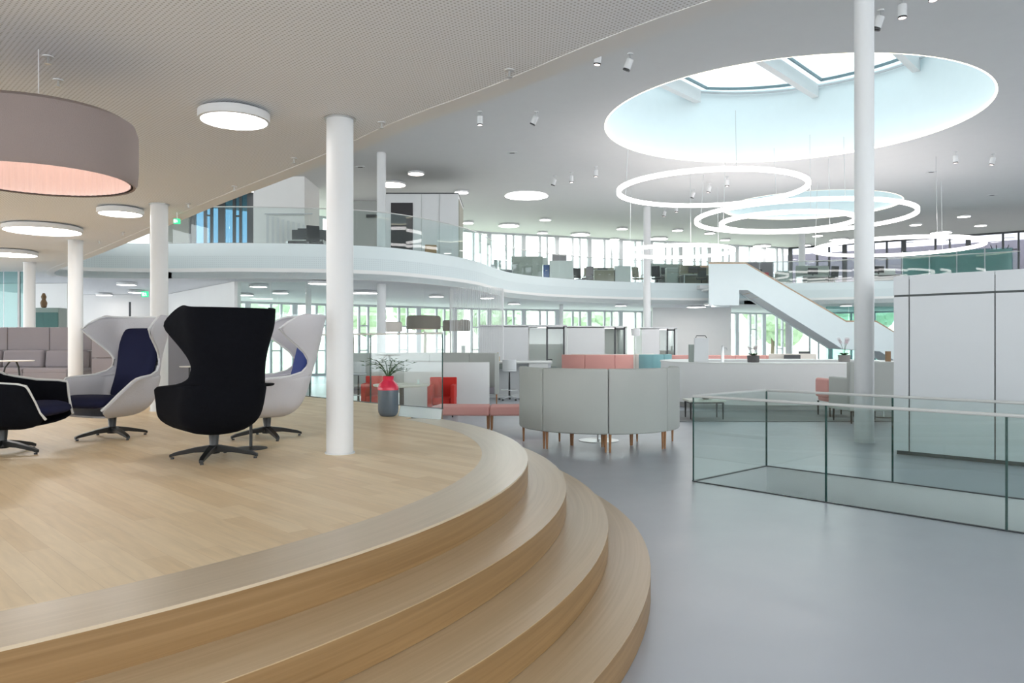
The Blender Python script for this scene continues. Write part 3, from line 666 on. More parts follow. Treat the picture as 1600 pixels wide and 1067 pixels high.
# red booth behind the platform glass
curved_sofa('curved grey high-backed booth sofa seen through the platform glass', (-2.3, 19.4), 2.1, 20, 160, 4, M['sofag'], M['sofa'], bh=1.35)
def red_seat(label, x, y, w):
    t = thing('armchair', label, 'armchair', (x, y, 0), 0, 'red armchairs by the booth table')
    MB().box((w/2, 0, .62), (w, .12, .46)).build('backrest', M['red'], t, bevel=.02); MB().box((w/2, -.3, .34), (w-.2, .55, .16)).build('seat', M['red'], t, bevel=.04)
    for s_ in (.05, w-.05): MB().box((s_, -.3, .42), (.09, .7, .56)).build('armrest', M['red'], t, bevel=.02)
    for px in (.05, w-.05):
        for py in (-.58, 0): MB().lathe([(.015, 0), (.02, .15)], (px, py, 0), 10).build('leg', M['black'], t)
x = XA(572, 17.9); red_seat('red armchair seen through the glass left of the vase', x, 17.9, .55)
red_seat('bright red armchair right of the platform glass end', XA(672, 17.3), 17.3, .60)
side_t = thing('booth_table', 'pale round table in the red and grey booth behind the vase', 'table', (-2.35, 16.35, 0))
MB().lathe([(.58, .70), (.60, .72), (.60, .74)], seg=48).build('table_top', M['tabletop'], side_t); MB().tube([(0, 0, 0), (0, 0, .7)], .05, 16).build('stem', M['black'], side_t); MB().lathe([(.3, 0), (.3, .02)], seg=32).build('foot', M['black'], side_t)
t = thing('drinking_glass', 'small clear tumbler on the booth table behind the vase', 'glass', (-2.0, 16.4, .74)); MB().lathe([(.03, 0), (.035, .1), (.032, .1), (.028, .01)], seg=20).build('tumbler', M['glasst'], t)

# ------------------------------------------------------------------ curved counter with desk nook, stools
t = thing('round_counter', 'white curved counter screen with a high desk beside the pink bench', 'counter', (-1.3, 20.0, 0))
MB().arcblock((0, 0), 1.42, 1.5, math.radians(-170), math.radians(-60), 0, 1.15, 40).build('curved_screen', M['ceil'], t)
MB().box((1.35, 2.7, .55), (2.2, .08, 1.1)).build('back_panel', M['white'], t)
MB().box((1.35, 2.3, 1.06), (2.2, .9, .05)).build('worktop', M['desk'], t, bevel=.01)
MB().box((.95, 2.2, .95), (.9, .6, .14)).build('drawer', M['cabg'], t)
MB().box((2.05, 2.2, .95), (.55, .6, .16)).build('drawer', M['desk'], t, bevel=.01)
MB().box((1.35, 2.0, .12), (2.2, .04, .04)).build('foot_rail', M['steel'], t)
def bar_stool(label, x, y, rz=0):
    t = thing('bar_stool', label, 'stool', (x, y, 0), rz, 'swivel bar stools')
    MB().lathe([(.17, .80), (.2, .82), (.2, .85), (.17, .86)], seg=32).build('seat', M['plastic'], t)
    MB().arcblock((0, 0), .18, .21, math.radians(200), math.radians(340), .86, 1.15, 12).build('backrest', M['plastic'], t, bevel=.008)
    MB().tube([(0, 0, .1), (0, 0, .5), (0, 0, .8)], [.03, .025, .018], 12).build('gas_lift', M['black'], t)
    MB().torus((0, 0, .30), .22, .02, .02, 40).build('foot_ring', M['steel'], t)
    for k in range(5):
        a = k*2*pi/5+.3; e = (.30*math.cos(a), .30*math.sin(a), .07)
        l = MB().tube([(0, 0, .12), e], [.022, .014], 8).build('leg', M['plastic'], t)
        MB().lathe([(.0, 0), (.03, .015), (.03, .045), (0, .06)], (e[0], e[1], 0), 12).build('castor', M['black'], l)
    return t
bar_stool('white swivel bar stool with black castors at the curved counter desk', XA(796, 21.6), 21.6)
bar_stool('swivel bar stool seen through the glass between the front column and the vase', XA(560, 19.5), 19.5)
def small(name, label, cat, mb, m, loc, rz=0, bevel=0):
    o = mb.build(name, m, None, bevel=bevel); o.location = loc; o.rotation_euler = (0, 0, rz); return tag(o, label, cat)
small('amber_bottle', 'small amber bottle standing on the high white desk', 'bottle', MB().lathe([(.05, 0), (.055, .02), (.055, .12), (.02, .19), (.018, .25)], seg=24), M['gold'], (XA(778, 22.3), 22.3, 1.086))
small('dark_box', 'small dark box on the high white desk left of the bottle', 'box', MB().box((0, 0, .06), (.17, .14, .12)), M['brown'], (XA(755, 22.3), 22.3, 1.086), 0, .005)
t = thing('low_cabinet', 'grey low cabinet behind the curved counter, left of the first cabin', 'cabinet', (XA(733, 24.5), 24.5, 0))
MB().box((0, 0, .66), (.62, .45, 1.16)).build('body', M['cabg'], t, bevel=.005); MB().box((0, 0, 1.255), (.64, .47, .03)).build('top', M['desk'], t); MB().box((0, 0, .04), (.58, .4, .08)).build('plinth', M['groove'], t)
small('speaker_box', 'small pale box standing on the grey low cabinet', 'box', MB().box((0, 0, .13), (.12, .12, .26)), M['cabw'], (XA(724, 24.5), 24.5, 1.27), 0, .005)

# ------------------------------------------------------------------ cabins
def cabin(label, x, y, w, h=2.3, d=2.2, doorx=.56, rz=0):
    t = thing('phone_cabin', label, 'cabin', (x, y, 0), rz, 'white acoustic cabins with glass doors')
    MB().box((w*doorx/2, d/2, h/2), (w*doorx, d, h-.1)).build('white_side', M['white'], t)
    MB().box((w/2, d/2, h-.04), (w, d, .08)).build('roof', M['white'], t)
    MB().box((w/2, d-.05, h/2), (w, .1, h-.1)).build('rear_wall', M['wall'], t); MB().box((w-.04, d/2, h/2), (.08, d, h-.1)).build('side_wall', M['cabw'], t)
    x0 = w*doorx; wd = (w-x0-.1); 
    MB().box((x0+wd*.27, .03, h/2), (wd*.5, .02, h-.2)).build('glass_wall', M['glass'], t)
    dr = MB().box((x0+wd*.75, .03, h/2), (wd*.46, .02, h-.2)).build('door', M['glass'], t)
    fr = MB()
    for q in (x0+wd*.52, x0+wd*.99): fr.box((q, .03, h/2), (.06, .06, h-.1))
    fr.box((x0+wd*.75, .03, h-.12), (wd*.5, .06, .06)); fr.build('door_frame', M['dkframe'], t)
    MB().box((x0+wd*.60, -.02, 1.02), (.16, .04, .03)).build('handle', M['black'], dr)
    MB().lathe([(0, 0), (.3, 0)], (x0+wd*.5, d*.45, h-.09), 24, cap=False).build('fill_disc', M['cabfill'], t)  # added glowing disc that brightens the inside of the cabin
    MB().box((x0+wd*.5, d-.3, .72), (wd*.7, .4, .04)).build('shelf', M['desk'], t)
    return t
x = XA(749, 27.5); cabin('largest white cabin with glass door, left one behind the round grey sofa', x, 27.5, XA(886, 27.5)-x, 2.26)
x = XA(887, 30); cabin('middle white cabin with glass door behind the salmon sofa', x, 30, XA(980, 30)-x, 2.28, doorx=.62)
x = XA(1003, 33); cabin('right hand white cabin with glass door in front of the plain white wall', x, 33, XA(1058, 33)-x, 2.28, doorx=.5)
t = thing('floor_lamp', 'white floor lamp between the middle and right cabin', 'lamp', (XA(993, 31.5), 31.5, 0))
MB().lathe([(.17, 1.9), (.2, 2.2)], seg=32, cap=False).build('lamp_shade', M['white'], t); MB().tube([(0, 0, 0), (0, 0, 2.0)], .015).build('pole', M['steel'], t); MB().lathe([(.16, 0), (.16, .02)], seg=32).build('base', M['steel'], t)

# ------------------------------------------------------------------ reception counter
t = thing('reception_counter', 'long white reception counter with rounded ends behind the floor opening', 'counter', (4.1, 18.3, 0))
def rrect(x0, y0, x1, y1, r, n=12):
    o = []
    for cx, cy, a in ((x1-r, y1-r, 0), (x0+r, y1-r, 90), (x0+r, y0+r, 180), (x1-r, y0+r, 270)):
        o += [(cx+r*math.cos(math.radians(a+90*i/n)), cy+r*math.sin(math.radians(a+90*i/n))) for i in range(n+1)]
    return o
MB().strip(rrect(0, 0, 6.2, 4.6, 1.9), .7, .13, 1.10, closed=True).build('front_wall', M['ceil'], t)
MB().strip(rrect(-.02, -.02, 6.22, 4.62, 1.92), .75, 1.10, 1.14, closed=True).build('worktop', M['desk'], t)
MB().strip(rrect(.12, .12, 6.08, 4.48, 1.8), .5, 0, .13, closed=True).build('plinth', M['groove'] if False else M['greywall'], t)
def orchid(label, x, y, z, potm, tall):
    t = thing('potted_orchid', label, 'plant', (x, y, z), 0, 'potted orchids on the reception counter')
    MB().lathe([(.13, 0), (.14, .01), (.15, .17), (.14, .17), (.13, .14)], seg=32).build('pot', potm, t)
    lf = MB()
    for k in range(9):
        a = k*.75; d = Vector((math.cos(a), math.sin(a), .5)); w_ = Vector((-d.y, d.x, 0))*.035; q = Vector((0, 0, .15))
        lf.add([q-w_*.4, q+d*.12-w_, q+d*.2+Vector((0, 0, -.02)), q+d*.12+w_, q+w_*.4], [(0, 1, 3, 4), (1, 2, 3)])
    lf.build('leaves', M['leaf'], t)
    for k in range(3):
        a = k*2.1+.5; tip = Vector((math.cos(a)*.14, math.sin(a)*.1, tall))
        st = MB().tube([(0, 0, .15), (tip.x*.3, tip.y*.3, tall*.6), tip], .005, 6).build('stem', M['leaf'], t)
        fl = MB()
        for j in range(4):
            c = Vector((tip.x*(.6+.14*j), tip.y*(.6+.14*j), tall*(.82+.06*j)))
            for i in range(5):
                b_ = i*1.257; fl.lathe([(0, -.006), (.032, 0), (0, .006)], (c.x+.028*math.cos(b_), c.y-.01, c.z+.028*math.sin(b_)), 8)
        fl.build('blossoms', M['petal'], st)
orchid('white orchid in a dark round pot at the middle of the reception counter', XA(1177, 18.9), 18.9, 1.14, M['pot'], .40)
orchid('tall white orchid in a grey pot on the reception counter next to the tall column', XA(1319, 19.6), 19.6, 1.14, M['potg'], .58)
t = thing('brochure_stand', 'grey and lilac folded display stand on the left end of the reception counter', 'stand', (XA(1092, 19.3), 19.3, 1.14))
MB().box((.06, 0, .30), (.36, .05, .60), 0, ('Y', .02)).build('front_board', M['plastic'], t, bevel=.01); MB().box((-.17, .06, .22), (.14, .1, .44)).build('back_board', M['cabg'], t, bevel=.01); MB().tube([(-.08, 0, .60), (-.06, 0, .66), (.16, 0, .66), (.2, 0, .60)], .01).build('handle', M['black'], t)
t = thing('bottle_holder', 'slim steel and white dispenser on the reception counter left of the dark orchid pot', 'dispenser', (XA(1129, 19), 19, 1.14))
MB().lathe([(.035, 0), (.035, .38), (.02, .42)], seg=20).build('body', M['steel'], t); MB().tube([(.0, 0, .36), (.10, 0, .36), (.12, 0, .30)], .012).build('spout', M['steel'], t)
small('monitor_block', 'brown upright box on the counter right of the tall column', 'box', MB().box((0, 0, .13), (.10, .10, .26)), M['brown'], (XA(1387.5, 19.7), 19.7, 1.142))
tag(MB().box((6.1, 17.0, .006), (5.6, 2.5, .012)).build('rug', M['rug']), 'dark grey flat rug in front of the reception counter', 'rug')
t = thing('coffee_table', 'low coffee table with pale top and black legs left of the floor opening', 'table', (XA(1100, 16.4), 16.4, .012))
MB().box((0, 0, .385), (.78, .6, .04)).build('table_top', M['tabletop'], t, bevel=.008); MB().box((0, 0, .35), (.7, .52, .04)).build('apron', M['black'], t)
for px in (-.34, .34):
    for py in (-.25, .25): MB().lathe([(.014, 0), (.024, .345)], (px, py, 0), 10).build('leg', M['black'], t)
small('bowl', 'shallow stone coloured bowl on the pale coffee table', 'bowl', MB().lathe([(.05, 0), (.13, .05), (.15, .09), (.14, .09), (.11, .045), (.0, .02)], seg=32), M['potg'], (XA(1103, 16.4), 16.4, .417))
def straight_sofa(label, x, y, rz, w, outm, seatm, legm, name='sofa'):
    t = thing(name, label, 'sofa', (x, y, .012), rz)
    MB().box((0, .37, .74), (w, .12, .98)).build('backrest', outm, t, bevel=.025)
    for s_ in (-1, 1): MB().box((s_*(w/2-.06), 0, .58), (.12, .85, .66)).build('armrest', outm, t, bevel=.025)
    MB().box((0, -.05, .36), (w-.26, .78, .22)).build('seat', seatm, t, bevel=.04)
    MB().box((0, .22, .66), (w-.28, .16, .42), 0, ('X', -.15)).build('back_cushion', seatm, t, bevel=.05)
    for px in (-w/2+.08, w/2-.08):
        for py in (-.35, .36): MB().lathe([(.014, 0), (.024, .26)], (px, py, 0), 10).build('leg', legm, t)
    return t
straight_sofa('tall-backed grey sofa with pink seat beside the tall column, by the rug', 7.18, 15.7, pi+.08, 1.05, M['sofag'], M['pink'], M['black'])
t = thing('pink_armchair', 'pink armchair with black legs half hidden by the tall-backed grey sofa', 'armchair', (XA(1301, 17.0), 17.0, .012), facing(-1, -.1))
MB().box((0, .2, .62), (.6, .12, .42)).build('backrest', M['pink'], t, bevel=.05); MB().box((0, -.1, .38), (.6, .6, .14)).build('seat', M['pink'], t, bevel=.05)
for px in (-.26, .26):
    for py in (-.34, .2): MB().lathe([(.014, 0), (.022, .32)], (px, py, 0), 10).build('leg', M['black'], t)
t = thing('side_table', 'white side table on a round foot right of the tall column, behind the rail', 'table', (XA(1391, 16.3), 16.6, .012))
MB().lathe([(.2, .42), (.21, .44)], seg=32).build('table_top', M['desk'], t); MB().tube([(0, 0, 0), (0, 0, .42)], .015).build('stem', M['steel'], t); MB().lathe([(.2, 0), (.2, .015)], seg=32).build('foot', M['black'], t)

# furniture far behind the counter
def desk_set(label, x, y, z, w=1.5, rz=0, screen=None, sh=1.35, mon=True, group='gallery desks', top=.74):
    t = thing('office_desk', label, 'desk', (x, y, z), rz, group)
    MB().box((0, 0, top-.015), (w, .75, .03)).build('worktop', M['desk'], t)
    for s_ in (-1, 1): MB().box((s_*(w/2-.04), 0, top/2-.015), (.05, .65, top-.03)).build('leg', M['steel'], t)
    if screen: MB().box((0, .40, sh/2+.15), (w, .05, sh-.3)).build('privacy_screen', screen, t, bevel=.01)
    if mon:
        MB().box((-.1, .15, top+.30), (.55, .03, .34)).build('monitor', M['mon'], t); MB().box((-.1, .17, top+.08), (.05, .04, .16)).build('monitor_stand', M['black'], t)
    return t
def cabinet(label, px0, px1, py, Y, m, z0=ZU, handles=True, group='gallery cabinets', d=.5):
    x0, x1 = XA(px0, Y), XA(px1, Y); h = ZA(py, Y)-z0; w = x1-x0
    t = thing('office_cabinet', label, 'cabinet', (x0, Y, z0), 0, group)
    MB().box((w/2, d/2, h/2), (w, d, h)).build('body', m, t, bevel=.006)
    MB().box((w/2, d/2, h+.012), (w+.02, d+.02, .025)).build('top', M['cabw'], t)
    nd = max(1, round(w/.5))
    for k in range(nd):
        dr = MB().box((w*(k+.5)/nd, -.008, h/2), (w/nd-.015, .016, h-.04)).build('door', m, t)
        if handles: MB().box((w*(k+.5)/nd, -.025, h*.75), (.1, .015, .015)).build('handle', M['steel'], dr)
    return t
def office_chair(label, x, y, z, rz, m, group='gallery office chairs'):
    t = thing('office_chair', label, 'chair', (x, y, z), rz, group)
    MB().box((0, 0, .46), (.48, .46, .07)).build('seat', m, t, bevel=.03); MB().box((0, .23, .82), (.44, .05, .55), 0, ('X', -.12)).build('backrest', m, t, bevel=.03)
    for s_ in (-1, 1): MB().tube([(s_*.25, .1, .46), (s_*.27, .05, .66), (s_*.27, -.12, .67)], .014).build('armrest', M['black'], t)
    MB().tube([(0, 0, .07), (0, 0, .44)], .025).build('gas_lift', M['black'], t)
    for k in range(5):
        a = k*1.2566; MB().tube([(0, 0, .1), (.27*math.cos(a), .27*math.sin(a), .05)], .015).build('leg', M['black'], t)
    return t
cabinet('wide sage grey cupboard at the gallery edge, leftmost of the office furniture', 799, 848, 401, 38.6, M['cabg'])
cabinet('narrow bright blue cabinet between the sage cupboard and the white cabinet on the gallery', 849, 858.5, 414, 39.0, M['cabb'])
cabinet('tall white cabinet right of the blue cabinet on the gallery', 859, 895, 408, 38.9, M['cabw'])
cabinet('low olive grey cabinet on the gallery left of the slim column', 929, 960, 422, 39.6, M['cabo'])
cabinet('pale grey cabinet on the gallery next to the olive cabinet', 961, 986, 416, 39.7, M['cabw'])
cabinet('grey cabinet on the gallery right of the slim column', 1042, 1059, 419, 40, M['cabg'])
cabinet('grey cabinet behind the top of the stair balustrade', 1216, 1238, 424, 41, M['cabg'])
small('storage_crate', 'white crate on the tall white gallery cabinet', 'box', MB().box((0, 0, .17), (.72, .35, .34)), M['sofa'], (XA(874, 39.2), 39.25, ZA(408, 38.9)+.03), 0, .01)
small('storage_crate', 'small pale crate above the blue gallery cabinet', 'box', MB().box((0, 0, .17), (.3, .35, .34)), M['cabw'], (XA(851, 39.2), 39.25, ZA(414, 39.0)+.05), 0, .01)
office_chair('dark green covered office chair right of the tall white gallery cabinet', XA(905, 40.2), 40.2, ZU, .4, M['black'])
office_chair('grey office chair left of the olive cabinet on the gallery', XA(918, 39.4), 39.4, ZU, -.6, M['sofa'])
office_chair('brown office chair just left of the slim column on the gallery', XA(997, 39.6), 39.6, ZU, .5, M['cabo'])
office_chair('dark office chair just right of the slim column on the gallery', XA(1027, 39.6), 39.6, ZU, 2.6, M['mon'])
office_chair('black office chair left of the stair landing', XA(1096, 39.8), 39.8, ZU, 3.0, M['black'])
office_chair('black office chair on the gallery right of the stair, beside the tall column', XA(1300, 39.6), 39.6, ZU, 3.4, M['black'])
desk_set('desk with long olive grey screen behind the olive cabinet on the gallery', XA(945, 41.5), 41.5, ZU, 2.2, 0, M['cabo'], 1.25)
desk_set('desk with grey screen tilted behind the slim column on the gallery', XA(1045, 41.3), 41.3, ZU, 1.9, .2, M['cabg'], 1.45)
desk_set('desk with grey screen directly left of the stair landing', XA(1088, 40.6), 40.6, ZU, 1.6, .1, M['cabo'], 1.3)
desk_set('desk with lilac grey screen above the stair balustrade', XA(1188, 42.2), 42.2, ZU, 1.9, .12, M['sofa'], 1.65)
desk_set('desk with blue grey screen on the gallery right of the stair', XA(1275, 41.4), 41.4, ZU, 1.9, .1, M['cabg'], 1.35)
desk_set('desk with pale screen on the gallery between the cabin and the sage cupboard', XA(783, 37.5), 37.5, ZU, 1.0, .9, M['cabw'], 1.0)
desk_set('desk far right on the gallery behind the tall column', XA(1378, 40.5), 40.5, ZU, 1.8, 0, M['cabw'], 1.1)
small('folder', 'blue folder standing above the stair balustrade on the gallery', 'folder', MB().box((0, 0, .15), (.22, .08, .30)), M['bookb'], (XA(1188, 41.0), 42.0, ZU+.742))
small('folder', 'red folder standing low above the stair balustrade', 'folder', MB().box((0, 0, .13), (.3, .08, .26)), M['bookr'], (XA(1206, 41.0), 42.0, ZU+.742))
office_chair('office chair on the ground floor seen below the stair, right of the glass wall', XA(1276, 33), 33, 0, .8, M['black'])
desk_set('ground floor desk with long beige screen behind the dark orchid pot', XA(1245, 25.6), 25.6, 0, 1.6, 0, M['cream'], 1.25, True)
desk_set('ground floor desk with monitor behind the counter, under the stair flight', XA(1262, 36), 36, 0, 2.0, 0, None, 1.1, True)

# ------------------------------------------------------------------ gallery left: cabin, furniture
t = thing('gallery_cabin', 'white cabin with dark doorway on the gallery behind the curved glass', 'cabin', (XA(600, 27), 27, ZU), math.radians(0))
w = XA(716, 27)-XA(600, 27); h = ZA(303, 27)-ZU
MB().box((w/2, 1.3, h/2), (w, 2.6, h)).build('body', M['white'], t)
MB().box((w/2, 1.3, h+.02), (w+.04, 2.64, .04)).build('roof_edge', M['dkframe'], t)
MB().box(((XA(628, 27)-XA(600, 27)), -.01, (ZA(317, 27)-ZU)/2), (XA(645, 27)-XA(611, 27), .03, ZA(317, 27)-ZU)).build('doorway', M['darkwall'], t)
for q in (.62, .86): MB().box((w*q-.3, -.012, h/2), (.012, .01, h)).build('panel_joint', M['greywall'], t)
MB().box((w+.012, 1.3, h/2), (.02, 2.3, h-.3)).build('side_glazing', M['cabo'], t)
small('paper_bag', 'brown paper bag on the floor in front of the gallery cabin', 'bag', MB().box((0, 0, .25), (.38, .2, .50)), M['paper'], (XA(673, 26.2), 26.2, ZU), .2, .01)
t = thing('wall_unit', 'black slim ventilation unit on the gallery wall left of the cabin', 'unit', (XA(575, 31), 33.3, ZA(323, 31)))
MB().box((0, 0, 0), (1.0, .12, .12)).build('casing', M['black'], t); MB().tube([(-.1, 0, .05), (.15, -.1, .22)], .015).build('arm', M['steel'], t)
office_chair('black office chair on the gallery just left of the front column top', XA(492, 25.5), 25.5, ZU, .5, M['black'])
desk_set('gallery desk with black monitor left of the front column', XA(480, 27), 27, ZU, 1.3, 0, M['mon'], 1.2, True)
bl = thing('vertical_slats', 'row of pale vertical slats on the gallery behind the glass', 'blind', (XA(416, 28.2), 28.2, ZU))  # row of thin pale upright slats under a rail
for k in range(9): MB().box((.05+k*.19, 0, .75+(.35-.05*k)/2), (.09, .02, 1.5+.35-.05*k), .5).build('slat', M['white'], bl)
MB().box((.82, 0, 1.9), (1.75, .04, .04), 0).build('head_rail', M['whitefr'], bl)
# ground floor left: glass room and dark cabinets
t = thing('display_cabinet', 'dark glass-fronted cabinet behind the columns at the far left', 'cabinet', (XA(55, 21.5), 21.5, 0))
MB().box((.33, .2, 1.3), (.66, .4, 2.6)).build('body', M['cabg'], t); MB().box((.33, -.01, 2.02), (.62, .02, .9)).build('glass_door', M['glassd'], t)
small('figurine', 'small reddish brown figurine standing on the dark glass-fronted cabinet', 'figurine', MB().lathe([(.03, 0), (.07, .03), (.09, .15), (.05, .24), (.07, .32), (.03, .42)], seg=20), M['brown'], (XA(65, 21.6), 21.7, 2.6))
t = thing('glass_partition', 'tinted glass partition at the far left behind the sofa', 'partition', (XA(-40, 20.2), 20.2, 0))
for k in range(2):
    MB().box((.78+k*.78-.4, 0, 1.75), (.75, .02, 3.48)).build('glass_panel', M['glassd'], t)
MB().box((1.58-.4, 0, 1.75), (.05, .06, 3.5)).build('frame_post', M['whitefr'], t)
door = bpy.data.objects.new('door_1', None); C.objects.link(door); door.location = (XA(203, 29.8), 29.8, 0); struct(door)
MB().box((.5, 0, 1.2), (1.0, .03, 2.4)).build('door_leaf', M['glass'], door)
f_ = MB(); [f_.box((q, 0, 1.6), (.05, .08, 3.2)) for q in (0, 1.0)]; f_.build('door_frame', M['dkframe'], door); MB().box((.9, -.05, 1.05), (.03, .05, .3)).build('door_handle', M['steel'], door)
t = thing('glass_partition', 'tall frameless glass partition under the gallery left of the front column', 'partition', (XA(367, 23.8), 23.8, 0))
for k in range(3): MB().box((.55+k*1.1, .0, 1.75), (1.08, .015, 3.5)).build('glass_panel', M['glass'], t)
t = thing('glass_partition', 'teal glass partition under the gallery beside the lower stair flight', 'partition', (XA(1290, 40), 40, 0))
for k in range(4): MB().box((.6+k*1.2, 0, 1.75), (1.17, .02, 3.5)).build('glass_panel', M['glassd'], t)
# string curtain under the gallery right of the platform
t = tag(MB().build('string_curtain', M['white']) if False else (lambda m: m.build('string_curtain', M['white']))(
    (lambda m: [m.tube([(-1.05+.95*math.cos(a)-.2, 27.2-.95*math.sin(a), 0), (-1.05+.95*math.cos(a)-.2, 27.2-.95*math.sin(a), ZL)], .009, 4) for a in [k*.07 for k in range(46)]] and m)(MB())), 'white string curtain hanging in a curve under the gallery left of the first cabin', 'curtain')
t['kind'] = 'stuff'
# right side of gallery
t = thing('coat_stand', 'dark branching coat stand on the gallery at the far right', 'stand', (XA(1562, 37.6), 37.6, ZU))
MB().tube([(0, 0, 0), (0, 0, 1.2)], .03).build('pole', M['black'], t)
for a in (-.5, -.2, .2, .5): MB().tube([(0, 0, 1.15), (a*.5, 0, 1.5), (a*.9, 0, 1.95)], .02).build('arm', M['black'], t)
small('blue_panel', 'bright blue low screen on the gallery at the far right', 'screen', MB().box((0, 0, .6), (.85, .05, 1.2)), M['cabb'], (XA(1574, 36.5), 36.8, ZU), 0, .01)
t = thing('glass_display_wall', 'row of dark teal glass panels on the gallery above the white block', 'partition', (XA(1410, 37.2), 37.2, ZU), math.atan2(-1.8, 4.6))
for k in range(4): 
    MB().box((.58+k*1.15, 0, .80), (1.1, .03, 1.55)).build('glass_panel', M['glassd'], t); MB().box((k*1.15, 0, .80), (.05, .05, 1.6)).build('frame_post', M['whitefr'], t)
MB().box((2.3, .3, .80), (4.6, .04, 1.5)).build('backing_panel', M['wall'], t)

# ------------------------------------------------------------------ staircase
YS = 35.8; k_ = F/YS
def SP(px, py): return (XA(px, YS), ZA(py, YS))
t = thing('staircase', 'white straight staircase with solid parapets rising to the gallery', 'staircase')
poly = [SP(1108, 412), SP(1165, 412), SP(1322, 503), SP(1369, 503), SP(1495, 578), SP(1495, 590), SP(1440, 590), SP(1375, 549), SP(1316, 545), SP(1168, 453), SP(1155, 453), SP(1155, 477), SP(1108, 477)]
MB().prism_xz(poly, YS, YS+.12).build('front_parapet', M['fascia'], t); MB().prism_xz([(max(p[0], SP(1126, 412)[0]), p[1]) for p in poly], YS+1.55, YS+1.67).build('rear_parapet', M['fascia'], t)
soff = [SP(1109, 449), SP(1165, 449), SP(1320, 541), SP(1372, 543), SP(1440, 584), SP(1438, 588), SP(1375, 548), SP(1317, 544), SP(1168, 452), SP(1109, 452)]
MB().prism_xz(soff, YS+.11, YS+1.56).build('soffit', M['white'], t)
stp = MB()
x0, z0 = SP(1165, 445); x1, z1 = SP(1320, 537)
for i in range(14):
    u = (i+.5)/14; stp.box((x0+(x1-x0)*u, YS+.83, z0+(z1-z0)*u-.02), ((x1-x0)/14+.03, 1.42, .10))
stp.build('steps', M['step_top'], t)
for yy in (YS+.06, YS+1.61):
    hp = [SP(1108, 411), SP(1165, 411), SP(1322, 502), SP(1369, 502), SP(1495, 577)]
    MB().tube([(p[0], yy, p[1]) for p in hp], .05, 8).build('handrail', M['handrail'], t)
tag(MB().box(((9.2+10.9)/2, YS+2.05, ZU-.1), (1.75, .70, .18)).build('stair_landing', M['white']), 'white landing slab joining the stair to the gallery', 'landing')

# ------------------------------------------------------------------ lamps
def disc_lamp(label, x, y, zc, r, group, warm=False, proto={}):
    key = (r, warm)
    if key in proto: return dup(proto[key], (x, y, zc), 0, label, group)
    t = thing('ceiling_lamp', label, 'lamp', (x, y, zc), 0, group); proto[key] = t
    MB().lathe([(0, -.012), (r-.05, -.012), (r-.05, -.028), (r, -.03), (r, -.095), (r-.022, -.10), (r-.022, -.09)], seg=56, cap=False).build('rim', M['white'], t)
    MB().lathe([(0.0, -.088), (r-.022, -.088)], seg=56, cap=False).build('diffuser', M['lampw'] if warm else M['lamp'], t)
    return t
gl = 'round lamps on the low perforated ceiling'
for px, py, r, l in ((366, 188, .28, 'round ceiling lamp left of the front column, nearest on the low ceiling'), (67, 361, .575, 'wide round ceiling lamp below the big drum pendant'),
                     (188, 334, .30, 'small round ceiling lamp between the drum pendant and the second column'), (16, 398, .50, 'round ceiling lamp cut by the left edge, below the wide round lamp')):
    z = ZL-.09; x, y = G(px, py, z); disc_lamp(l, x, y, ZL, r, gl)
gg = 'round lamps under the gallery'
for px, py, w, l in ((198, 445, 29, 'round lamp under the gallery left of the second column, upper one'), (214, 457, 30, 'round lamp under the gallery partly behind the second column'), (163, 461, 20, 'round lamp seen in the white room at the left, between the columns'),
        (404, 448, 25, 'round lamp under the gallery above the black wing chair, nearer one'), (384, 461.5, 32, 'round lamp under the gallery above the black wing chair, farther left one'), (438, 458, 24, 'round lamp under the gallery just right of the black wing chair'),
        (496, 443, 26, 'round lamp under the gallery cut by the left side of the front column'), (570, 458, 36, 'wide round lamp under the gallery between the front column and the next column'), (682, 463.6, 22, 'round lamp under the gallery above the taupe drum pendant'),
        (761, 466, 17, 'small round lamp under the gallery above the left end of the first cabin'), (803, 475, 20, 'round lamp under the gallery above the middle of the first cabin'), (970, 478, 24, 'round lamp under the gallery just left of the slim tall column'),
        (1088, 480, 26, 'wide round lamp in front of the plain white wall'), (1110, 476.5, 18, 'small round lamp in front of the plain white wall'), (1322, 478, 18, 'round lamp under the gallery right of the stair flight')):
    z = ZL-.09; x, y = G(px, py, z); disc_lamp(l, x, y, ZL, .30 if w*y/F < .8 else .5, gg)
gu = 'round lamps on the upper ceiling'
